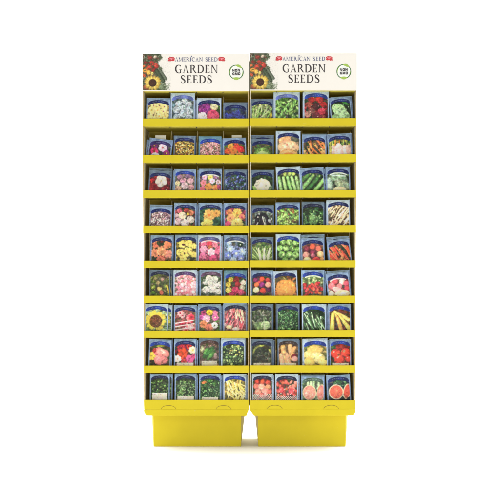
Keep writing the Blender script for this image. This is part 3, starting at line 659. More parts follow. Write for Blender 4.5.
def stem(x, w=T, y0=0, y1=1, s0=True, s1=True, e=.09):
    o = [rect(x, y0, x + w, y1)]
    if s0: o.append([(x - e, y0), (x + w + e, y0), (x + w + e, y0 + .035), (x + w, y0 + .07), (x, y0 + .07), (x - e, y0 + .035)])
    if s1: o.append([(x - e, y1), (x - e, y1 - .035), (x, y1 - .07), (x + w, y1 - .07), (x + w + e, y1 - .035), (x + w + e, y1)])
    return o
def wedge(x, y, w, h, up=1): return [(x - w, y), (x, y), (x, y + h * up), (x - w * .25, y + h * up)] if up > 0 else [(x - w * .25, y - h), (x, y - h), (x, y), (x - w, y)]
GL = {
 'E': (.66, stem(.09) + [rect(.2, .94, .58, 1), wedge(.58, .985, .14, .2, -1), rect(.2, 0, .60, .06), wedge(.61, .01, .15, .22), rect(.2, .47, .46, .53), rect(.43, .40, .47, .60)]),
 'I': (.36, stem(.11)),
 'D': (.90, stem(.09) + ribbon([(.16, .965, .06), (.38, .965, .065), (.62, .87, .10), (.76, .68, .14), (.78, .5, .15), (.76, .32, .14), (.62, .13, .10), (.38, .035, .065), (.16, .035, .06)])),
 'N': (.92, stem(.11, .085) + stem(.75, .085, s0=False) + [[(.05, 1), (.74, 0), (.825, 0), (.25, 1)]]),
 'M': (1.08, stem(.11, .085) + stem(.86, .14) + [[(.08, 1), (.5, .02), (.56, .02), (.24, 1)], [(.50, .02), (.56, .02), (.90, 1), (.84, 1)]]),
 'A': (.86, [[(.13, 0), (.21, 0), (.46, 1.0), (.40, 1.0)], [(.40, 1.02), (.46, 1.02), (.82, 0), (.64, 0)], rect(.24, .34, .62, .39), rect(.02, 0, .30, .045), rect(.54, 0, .90, .045)]),
 'R': (.86, stem(.09) + ribbon([(.16, .965, .06), (.36, .965, .07), (.54, .88, .12), (.58, .74, .14), (.52, .59, .12), (.36, .51, .06), (.16, .50, .05)]) +
       [[(.33, .52), (.70, 0), (.87, 0), (.47, .55)], rect(.70, 0, .92, .045)]),
 'C': (.84, ribbon([(.76, .84, .04), (.68, .93, .07), (.48, .99, .065), (.25, .88, .11), (.13, .66, .145), (.12, .5, .15), (.14, .33, .145), (.27, .12, .11), (.50, .01, .065), (.70, .07, .06), (.80, .18, .04)]) + [rect(.745, .70, .785, .97)]),
 'G': (.87, ribbon([(.76, .84, .04), (.68, .93, .07), (.48, .99, .065), (.25, .88, .11), (.13, .66, .145), (.12, .5, .15), (.14, .33, .145), (.27, .12, .11), (.50, .01, .065), (.66, .03, .07), (.76, .09, .08)]) + [rect(.745, .70, .785, .97), rect(.68, .04, .80, .42), rect(.58, .40, .90, .445)]),
 'S': (.66, ribbon([(.53, .78, .04), (.49, .90, .06), (.33, .985, .065), (.17, .92, .09), (.12, .77, .12), (.20, .62, .14), (.35, .51, .15), (.50, .38, .14), (.55, .23, .12), (.48, .08, .09), (.30, .01, .065), (.13, .08, .06), (.08, .22, .04)]) + [rect(.525, .72, .56, .97), rect(.06, .03, .095, .28)]),
}
def lettering(mb, text, x0, x1, base, cap, y, m=0, squash=True):
    """text between photo-scale x0..x1 (metres), baseline z, cap height"""
    sp = .1
    tot = sum(GL[c][0] if c != ' ' else .45 for c in text) + sp * (len(text) - 1)
    sx = (x1 - x0) / tot; x = x0; k = 0
    for c in text:
        if c == ' ': x += (.45 + sp) * sx; continue
        for poly in GL[c][1]:
            yy = y - (k % 9) * 0.00003; k += 1
            area2 = sum(a[0] * b[1] - b[0] * a[1] for a, b in zip(poly, poly[1:] + poly[:1]))
            q = poly if area2 > 0 else list(reversed(poly))
            mb.face([(x + a * sx, yy, base + b * cap) for a, b in q], m)
        x += (GL[c][0] + sp) * sx

# ------------------------------------------------------------------ header picture
def header_picture():
    p = Paint(29, 37, 5, 77, (.90, .88, .83))
    sh = p.img.copy()
    def edge(y): return 19.5 + 2.2 * math.sin(y * .5) if y < 22 else 23 + (y - 22) * .24
    for j in range(p.ny):
        m = p.x < edge(p.y[j]) - 1.6 + .6 * math.sin(p.y[j] * 2.3)
        p.img[j, m] = (.30, .34, .22)
    for _ in range(760):
        y = p.r.uniform(0, 37); e = edge(y) - 1; x = p.r.uniform(0, e)
        rr = p.r.uniform(.6, 1.7); 
        if e - x < 3: rr *= .6
        p.dab(x, y, rr, rr * .45, p.r.uniform(0, 180), p.pick([(.20, .25, .14), (.30, .34, .2), (.40, .44, .32), (.54, .55, .46), (.45, .25, .2)] if x < 17 else [(.45, .5, .38), (.55, .6, .48), (.35, .42, .28)]), .4, .5)
    for x, y, q, c in ((8, 4, 2.3, (.55, .2, .15)), (13, 3, 1.8, (.8, .7, .6)), (4, 9, 2.4, (.5, .14, .1)), (10, 9.5, 2.6, (.72, .18, .14)), (14, 12, 2.8, (.76, .22, .16)), (7, 14, 3, (.82, .24, .16)), (12, 16.5, 2.7, (.6, .12, .1)),
                       (3, 17, 2.6, (.93, .58, .2)), (6.5, 19, 2.4, (.92, .68, .25)), (10, 20, 1.8, (.9, .8, .4)), (2, 22, 1.8, (.8, .3, .15)), (1.5, 12.5, 1.6, (.88, .4, .2)), (16, 20, 1.5, (.85, .8, .6))):
        p.dab(x, y, q * 1.15, q * .85, p.r.uniform(0, 180), c, .5)
        for _ in range(5): p.dab(x + p.r.normal(0, q * .4), y + p.r.normal(0, q * .4), q * .4, q * .2, p.r.uniform(0, 180), np.clip(np.array(c) * p.r.uniform(.6, 1.35) + .03, 0, 1), .3)
    for _ in range(14): x, y = p.r.uniform(2, 14), p.r.uniform(6, 20); p.dab(x, y, 1.2, .5, p.r.uniform(0, 180), (.22, .36, .15), .4, .5)
    p.stick(14.5, 17, 21, 27, 2.0, 2.2, (.22, .27, .18), .6); p.stick(18, 16.5, 24, 25.5, 1.3, 1.5, (.33, .37, .29), .6)
    p.scatter([(.5, .55, .4)], 26, .2, .4, (14, 16, 23, 28))
    p.dab(4, 34, 3.4, 2.4, 20, (.62, .3, .18)); p.dab(19, 34, 3, 2, 0, (.5, .58, .38)); p.dab(16.5, 30, 1.8, 2.6, 20, (.55, .62, .4))
    for _ in range(60): x = p.r.uniform(18, 28); y = p.r.uniform(30, 36.5); p.dab(x, y, .8, .4, p.r.uniform(0, 180), p.pick([(.5, .55, .42), (.62, .66, .52), (.4, .46, .32)]), .3, .4)
    p.flower(10.5, 29.5, 8.3, 17, (.90, .72, .22), None, wide=.19, rows=2)
    p.flower(10.5, 29.5, 7.2, 15, (.94, .80, .34), None, wide=.17, rows=1)
    p.dab(10.5, 29.5, 4.1, 4.1, 0, (.26, .14, .07), .4)
    for _ in range(80): a = p.r.uniform(0, 360); q = math.sqrt(p.r.uniform()) * 3.8; p.dab(10.5 + q * math.cos(R(a)), 29.5 + q * math.sin(R(a)), .3, .3, 0, p.pick([(.2, .1, .05), (.45, .28, .12), (.3, .17, .08)]), .2)
    for _ in range(2):
        q = np.pad(p.img, ((1, 1), (1, 1), (0, 0)), 'edge')
        p.img = (q[1:-1, 1:-1] * 2 + q[:-2, 1:-1] + q[2:, 1:-1] + q[1:-1, :-2] + q[1:-1, 2:]) / 6
    g_ = p.img.mean(-1, keepdims=True); p.img = g_ + (p.img - g_) * .86
    p.grain(.04)
    return p

def header_picture_object(x0, z1, sc, y, parent):
    p = HP
    idx = np.arange(p.nx * p.ny).reshape(p.ny, p.nx)
    V = np.stack([x0 + p.X * sc, np.full_like(p.X, y), z1 - p.Y * sc], -1).reshape(-1, 3)
    q = np.stack([idx[1:, :-1], idx[1:, 1:], idx[:-1, 1:], idx[:-1, :-1]], -1).reshape(-1, 4)
    # the print ends on the ragged outline of its leaves
    d = np.abs(p.img - np.array((.90, .88, .83))).sum(-1).reshape(-1) > .14
    keep = d[q].sum(1) >= 2
    me = bpy.data.meshes.new('vegetable_picture'); me.from_pydata(V.tolist(), [], q[keep].tolist())
    c = p.img.reshape(-1, 3); c = np.where(c <= .04045, c / 12.92, ((c + .055) / 1.055) ** 2.4)
    at = me.color_attributes.new('print', 'FLOAT_COLOR', 'POINT')
    at.data.foreach_set('color', np.hstack([c, np.ones((len(c), 1))]).astype(np.float32).ravel())
    me.materials.append(HPRINT)
    o = bpy.data.objects.new('vegetable_picture', me); COL.objects.link(o); o.parent = parent
    return o
HP = header_picture()

# ------------------------------------------------------------------ the two stands
LIPS = [[(118.7, 126.6), (155.0, 162.6), (190.3, 198.0), (225.6, 233.2), (260.8, 267.8), (295.8, 303.0), (330.6, 337.8), (365.5, 372.6), (399.8, 409.3)],
        [(118.3, 126.0), (154.3, 162.0), (190.2, 197.4), (225.1, 232.5), (260.4, 267.3), (295.7, 302.8), (330.0, 337.0), (365.3, 372.4), (400.2, 409.0)]]
DEPTH = 0.225
def xl(t, py): return (142.3 + 1.8 * (py - 54) / 356) if t == 0 else 249.75
def xr(t, py): return 249.05 if t == 0 else (356.9 - 2.0 * (py - 54) / 356)
TOPY = [53.9, 53.2]; HBOT = [91.3, 90.6]

def zc(py): return P(250, py).z
def wx(px): return (px - 250) * U

def build_stand(t):
    root = bpy.data.objects.new('display_stand', None); COL.objects.link(root)
    root.location = (0, 0, 0)
    th = 0.0028
    lips = LIPS[t]
    # side panels, slightly tapered, pale card inside
    zt, zb = zc(TOPY[t] + 3), zc(409.2)
    for side in (0, 1):
        f = xl if side == 0 else xr
        sg = 1 if side == 0 else -1
        splay = 0.0024 if (t == 0) == (side == 1) else 0.0
        mb = MB()
        a, b = wx(f(t, TOPY[t])) , wx(f(t, 413))
        a2, b2 = a - sg * splay, b - sg * splay
        fr = [(b, .0004, zb), (b + sg * th, .0004, zb), (a + sg * th, .0004, zt), (a, .0004, zt)]
        bk = [(b2, DEPTH, zb), (b2 + sg * th, DEPTH, zb), (a2 + sg * th, DEPTH, zt), (a2, DEPTH, zt)]
        if sg < 0: fr = [fr[1], fr[0], fr[3], fr[2]]; bk = [bk[1], bk[0], bk[3], bk[2]]
        mf = (0, 1, 2, 2) if side == 0 else (1, 0, 2, 2)
        mb.hexa(fr, bk, 2, mf)
        mb.build('side_panel', [YEL, KRAFT, YEDGE], root)
    # back panel
    mb = MB()
    a0, a1 = wx(xl(t, TOPY[t])) + th + .0005, wx(xr(t, TOPY[t])) - th - .0005
    b0, b1 = wx(xl(t, 413)) + th + .0005, wx(xr(t, 413)) - th - .0005
    mb.hexa([(b0, DEPTH - .006, zb), (b1, DEPTH - .006, zb), (a1, DEPTH - .006, zt), (a0, DEPTH - .006, zt)],
            [(b0, DEPTH - .002, zb), (b1, DEPTH - .002, zb), (a1, DEPTH - .002, zt), (a0, DEPTH - .002, zt)])
    mb.build('back_panel', BACK, root)
    # top panel behind the header
    mb = MB(); zz = zc(HBOT[t])
    mb.box(wx(xl(t, 90)) + th + .0006, wx(xr(t, 90)) - th - .0006, .0006, DEPTH - .007, zz + .001, zz + .004)
    mb.build('top_panel', SHELF, root)
    # shelves and their front lips, dividers
    for r, (ya, yb) in enumerate(lips):
        zf = zc(yb) + .0012
        mb = MB()
        mb.box(wx(xl(t, yb)) + th + .0006, wx(xr(t, yb)) - th - .0006, .0006, DEPTH - .007, zf, zf + .0026)
        sh = mb.build('shelf', SHELF, root)
        if r < 8:
            mb = MB()
            rnd = random.Random(t * 20 + r)
            xa, xb = wx(xl(t, (ya + yb) / 2)) - .0002, wx(xr(t, (ya + yb) / 2)) + .0002
            n = 16; z0, z1 = zc(yb), zc(ya)
            pts = [(xa + (xb - xa) * k / n, z0 + rnd.uniform(-.0002, .0002)) for k in range(n + 1)] + \
                  [(xb - (xb - xa) * k / n, z1 + rnd.uniform(-.0003, .0003)) for k in range(n + 1)]
            mb.prism(pts, -.0034, -.0002, 0)
            mb.build('front_lip', [YEL], sh, bevel=.0008)
        # dividers between the four bays
        ztop = zc(HBOT[t] if r == 0 else lips[r - 1][1])
        X0, X1 = xl(t, yb), xr(t, yb)
        for k in (1, 2, 3):
            xd = wx(X0 + (X1 - X0) * k / 4 + (.3 if t == 0 else .2))
            mb = MB(); zs = zf + .003; hd = (ztop - zs)
            # side profile: high at the back, cut lower at the front, with a locking tab into the shelf above
            prof = [(.046, zs), (DEPTH - .008, zs), (DEPTH - .008, zs + hd * .95), (.10, zs + hd * .95), (.06, zs + hd * .62), (.046, zs + hd * .58)]
            nn = len(prof); i = len(mb.v)
            for xx in (xd - .0009, xd + .0009): mb.v += [(xx, a, b) for a, b in prof]
            mb.f.append(tuple(reversed(range(i, i + nn)))); mb.m.append(0)
            mb.f.append(tuple(range(i + nn, i + 2 * nn))); mb.m.append(0)
            for q in range(nn):
                j = (q + 1) % nn; mb.f.append((i + q, i + j, i + nn + j, i + nn + q)); mb.m.append(0)
            mb.box(xd - .0016, xd + .0016, .02, .026, ztop - .0035, ztop - .0004, 1)
            mb.build('divider', [KRAFT, INK], root)
    # header board, with its printing
    mb = MB()
    rim = [(wx(xl(t, TOPY[t])), zc(HBOT[t])), (wx(xr(t, TOPY[t])), zc(HBOT[t])), (wx(xr(t, TOPY[t])), zc(TOPY[t])), (wx(xl(t, TOPY[t])), zc(TOPY[t]))]
    mb.prism(rim, -.0036, -.0002, 0, 1)
    hd = mb.build('header_board', [CREAM, KRAFT], root)
    ox = xl(t, 54); oy = TOPY[t]; yp = -.0038
    header_picture_object(wx(ox + .15), zc(oy + .2), U * .98, yp, hd)
    mb = MB()
    lettering(mb, 'GARDEN', wx(ox + 32.6), wx(ox + 75.6), zc(oy + 19.3), 8.0 * U, yp)
    lettering(mb, 'SEEDS', wx(ox + 38.2), wx(ox + 70.0), zc(oy + 29.6), 8.0 * U, yp)
    mb.build('title_lettering', INK, hd)
    mb = MB()
    lettering(mb, 'AMERICAN SEED', wx(ox + 32.6), wx(ox + 75.4), zc(oy + 7.6), 4.0 * U, yp)
    # the small star that stands above the I
    cx, cz = wx(ox + 49.3), zc(oy + 2.6)
    for k in range(5):
        a = R(90 + 72 * k); q = R(36)
        mb.face([(cx, yp - .0002, cz), (cx + .8 * U * .42 * math.cos(a - q), yp - .0002, cz + .8 * U * .42 * math.sin(a - q)), (cx + .95 * U * math.cos(a), yp - .0002, cz + .95 * U * math.sin(a)),
                 (cx + .8 * U * .42 * math.cos(a + q), yp - .0002, cz + .8 * U * .42 * math.sin(a + q))])
    mb.build('brand_lettering', BLUEINK, hd)
    # red bows either side of the small line
    for sx, cx0 in ((1, ox + 29.2), (-1, ox + 79.4)):
        mb = MB(); cx, cz = wx(cx0), zc(oy + 5.3)
        def blob(dx, dz, rx, rz, rot, m, lay):
            pts = []
            for k in range(18):
                a = 2 * math.pi * k / 18; u, v = rx * math.cos(a) * (1 + .12 * math.sin(3 * a)), rz * math.sin(a)
                pts.append((cx + sx * (dx + u * math.cos(rot) - v * math.sin(rot)) * U, yp - .00004 * lay, cz + (dz + u * math.sin(rot) + v * math.cos(rot)) * U))
            mb.face(pts if sx > 0 else pts[::-1], m)
        blob(-1.2, .6, 2.0, 1.5, .3, 0, 0); blob(1.4, .9, 1.9, 1.3, -.3, 0, 1); blob(-1.6, -1.2, 1.5, .9, -.6, 0, 2); blob(2.0, -1.1, 1.5, .8, .4, 0, 3)
        blob(.1, -.9, 1.6, .8, 0, 0, 3.5); blob(.1, .2, 1.0, 1.0, 0, 1, 4); blob(-1.3, .8, .8, .35, .4, 1, 5); blob(1.5, 1.0, .8, .3, -.4, 1, 6); blob(-2.9, -1.6, .8, .5, -.8, 0, 7)
        mb.build('ribbon_emblem', [REDINK, material('rose_ink', (.78, .25, .27), .5, .1, 300, 0)], hd)
    # round badge
    mb = MB(); cx, cz = wx(ox + 94.0), zc(oy + 18.4)
    def ring(r0, r1, a0, a1, m, lay, n=40, taper=False):
        for k in range(n):
            p0, p1 = a0 + (a1 - a0) * k / n, a0 + (a1 - a0) * (k + 1) / n
            def rad(q):
                if not taper: return r0, r1
                s_ = math.sin(math.pi * (q - a0) / (a1 - a0)); c_ = (r0 + r1) / 2; hw = (r1 - r0) / 2 * s_
                return c_ - hw, c_ + hw
            (i0, o0), (i1, o1) = rad(p0), rad(p1)
            f = lambda rr, q: (cx + rr * U * math.cos(q), yp - .00004 * lay, cz + rr * U * math.sin(q))
            mb.face([f(i0, p0), f(o0, p0), f(o1, p1), f(i1, p1)], m)
    ring(0.0, 7.3, 0, 2 * math.pi, 0, 0); ring(6.5, 7.35, 0, 2 * math.pi, 1, 1)
    ring(5.3, 7.9, R(35), R(100), 2, 2, taper=True); ring(5.0, 7.9, R(235), R(305), 2, 2, taper=True); ring(6.1, 6.6, R(120), R(200), 2, 3, taper=True); ring(6.1, 6.5, R(-40), R(10), 2, 3, taper=True)
    bdg = mb.build('badge', [WHITEINK, GREENINK, LIME], hd)
    # badge wording
    vs = MB()
    q = .27
    ring_ = ribbon([(.50, 1 - q / 2, q), (.24, .86, q), (.14, .5, q), (.24, .14, q), (.50, q / 2, q), (.76, .14, q), (.86, .5, q), (.76, .86, q), (.50, 1 - q / 2, q)], 6)
    SG = {'N': [rect(0, 0, q, 1), rect(1 - q, 0, 1, 1), [(0, 1), (1 - q * 1.2, 0), (1, 0), (q * 1.2, 1)]], 'O': ring_,
          'G': ribbon([(.88, .80, q), (.68, .88, q), (.40, .88, q), (.16, .68, q), (.14, .4, q), (.34, .13, q), (.62, .12, q), (.86, .2, q)], 6) + [rect(.74, .1, 1, .5), rect(.52, .36, 1, .56)],
          'M': [rect(0, 0, q, 1), rect(1.15 - q, 0, 1.15, 1), [(0, 1), (.44, 0), (.70, 0), (q * 1.3, 1)], [(.44, 0), (.70, 0), (1.15, 1), (1.15 - q * 1.3, 1)]]}
    for word, dz in (('NON', .5), ('GMO', -2.9)):
        x = cx - 3.9 * U; k = 0
        for ch in word:
            for poly in SG[ch]:
                area2 = sum(a_[0] * b_[1] - b_[0] * a_[1] for a_, b_ in zip(poly, poly[1:] + poly[:1]))
                pl = poly if area2 > 0 else poly[::-1]
                vs.face([(x + a_ * 2.25 * U, yp - .0003 - k * .00003, cz + (dz + b_ * 2.5) * U) for a_, b_ in pl]); k += 1
            x += ((1.15 if ch == 'M' else 1) * 2.25 + .42) * U
    bt = vs.build('badge_wording', INK, hd)
    # bottom tray front: upright face, fold, flap turned down over the base
    ya, yb = lips[8]; zf = zc(yb)
    mb = MB()
    if t == 0:
        X0, X1 = 144.2, 249.2
        low = [(X0, 409.2), (144.0, 410.6), (144.5, 412.6), (145.8, 414.3), (147.6, 415.3), (246.4, 415.6), (247.3, 413.0), (248.3, 410.4), (X1, 409.2)]
    else:
        X0, X1 = 249.6, 355.3
        low = [(X0, 409.0), (250.6, 411), (252.6, 413.6), (254.2, 415.6), (351.8, 415.3), (353.8, 414.5), (355.0, 412.8), (355.6, 410.8), (X1, 409.0)]
    mb.prism([(wx(X0), zf - .0002), (wx(X1), zf - .0002), (wx(X1 - .3 * (1 - t)), zc(ya)), (wx(X0 - .3 * (1 - t)), zc(ya))], -.0040, -.0002, 0)
    tray = mb.build('tray_front', [YEL], root, bevel=.0009)
    mb = MB()
    tilt = .22
    fr, bk = [], []
    for px, py in low:
        dz = (py - low[0][1]) * U
        fr.append((wx(px), -.0043 + dz * tilt, zf - dz)); bk.append((wx(px), -.0013 + dz * tilt, zf - dz - .0006))
    n = len(low); i = 0
    mb.v = fr + bk; mb.f = [tuple(range(n)), tuple(reversed(range(n, 2 * n)))]; mb.m = [0, 0]
    for k in range(n):
        j = (k + 1) % n; mb.f.append((j, k, n + k, n + j)); mb.m.append(0)
    mb.build('tray_flap', [YEL], tray, bevel=.0007)
    for cx in ((168.6, 223.6) if t == 0 else (274.8, 331.2)):
        mb = MB(); pts = [(wx(cx + 7.2 * math.cos(a)), zf + .0006 + 3.6 * U * math.sin(a)) for a in [math.pi * k / 24 for k in range(25)]]
        mb.prism(pts, -.0052, -.0040, 0, 1)
        for k in range(24):
            a0, a1 = math.pi * k / 24, math.pi * (k + 1) / 24
            f = lambda rr, a_: (wx(cx + (7.0 + rr) * math.cos(a_)), -.0042, zf + .0006 + (3.4 + rr) * U * math.sin(a_))
            mb.face([f(.1, a0), f(.62, a0), f(.62, a1), f(.1, a1)], 1)
        mb.build('locking_tab', [YEL, CUT], tray)
    # base: upright front panel, sides that flare out towards the back under the tray
    yf, ybk = .045, .215
    k1, k2 = 1 + yf / D, 1 + ybk / D
    zt2, zb2 = zc(409.8), 0.0
    if t == 0: fx0, fx1, gx0, gx1, qb1, qb0 = 153.2, 241.4, 153.6, 240.9, 241.6, 153.8; bt0, bt1 = 151.0, 246.5
    else: fx0, fx1, gx0, gx1, qb1, qb0 = 257.6, 345.9, 258.4, 345.6, 345.0, 257.8; bt0, bt1 = 253.6, 348.6
    A = lambda px, y, z: (wx(px) * (1 + y / D), y, z)
    mb = MB()
    F4 = [A(gx0, yf, zb2), A(gx1, yf, zb2), A(fx1, yf, zt2), A(fx0, yf, zt2)]
    B4 = [A(qb0, ybk, zb2), A(qb1, ybk, zb2), A(bt1, ybk, zt2), A(bt0, ybk, zt2)]
    mb.face(F4); mb.face([F4[0], F4[3], B4[3], B4[0]], 0); mb.face([F4[1], B4[1], B4[2], F4[2]], 0)
    mb.face([B4[1], B4[0], B4[3], B4[2]]); mb.face([F4[3], F4[2], B4[2], B4[3]])
    mb.face([F4[0], B4[0], B4[1], F4[1]])
    bo = mb.build('base', [YEL], root)
    # weld so the bevel works
    import bmesh
    bm = bmesh.new(); bm.from_mesh(bo.data); bmesh.ops.remove_doubles(bm, verts=bm.verts, dist=1e-6); bm.to_mesh(bo.data); bm.free()
    bv = bo.modifiers.new('bevel', 'BEVEL'); bv.width = .001; bv.segments = 2
    # stand sits with its origin at the base centre
    c = Vector((wx(196.5 if t == 0 else 302.9), .11, 0))
    root.location = c
    for ch in root.children: ch.location = ch.location - c
    return root

sl = build_stand(0)
tag(sl, 'tall yellow cardboard display stand filled with flower and herb seed packets, the left one', 'display stand', 'pair of yellow seed display stands')
sr = build_stand(1)
tag(sr, 'tall yellow cardboard display stand filled with vegetable and melon seed packets, the right one', 'display stand', 'pair of yellow seed display stands')

# ------------------------------------------------------------------ seed packets
BR = (.70, .78, .88); MD = (.50, .60, .74); DL = (.41, .49, .60); TL = (.38, .54, .64)  # border tints; duller ones have the shade of deep-set packets in their colour
NV = (.10, .15, .38); RB = (.13, .23, .60); PW = (.36, .42, .74); DK = (.11, .14, .28)
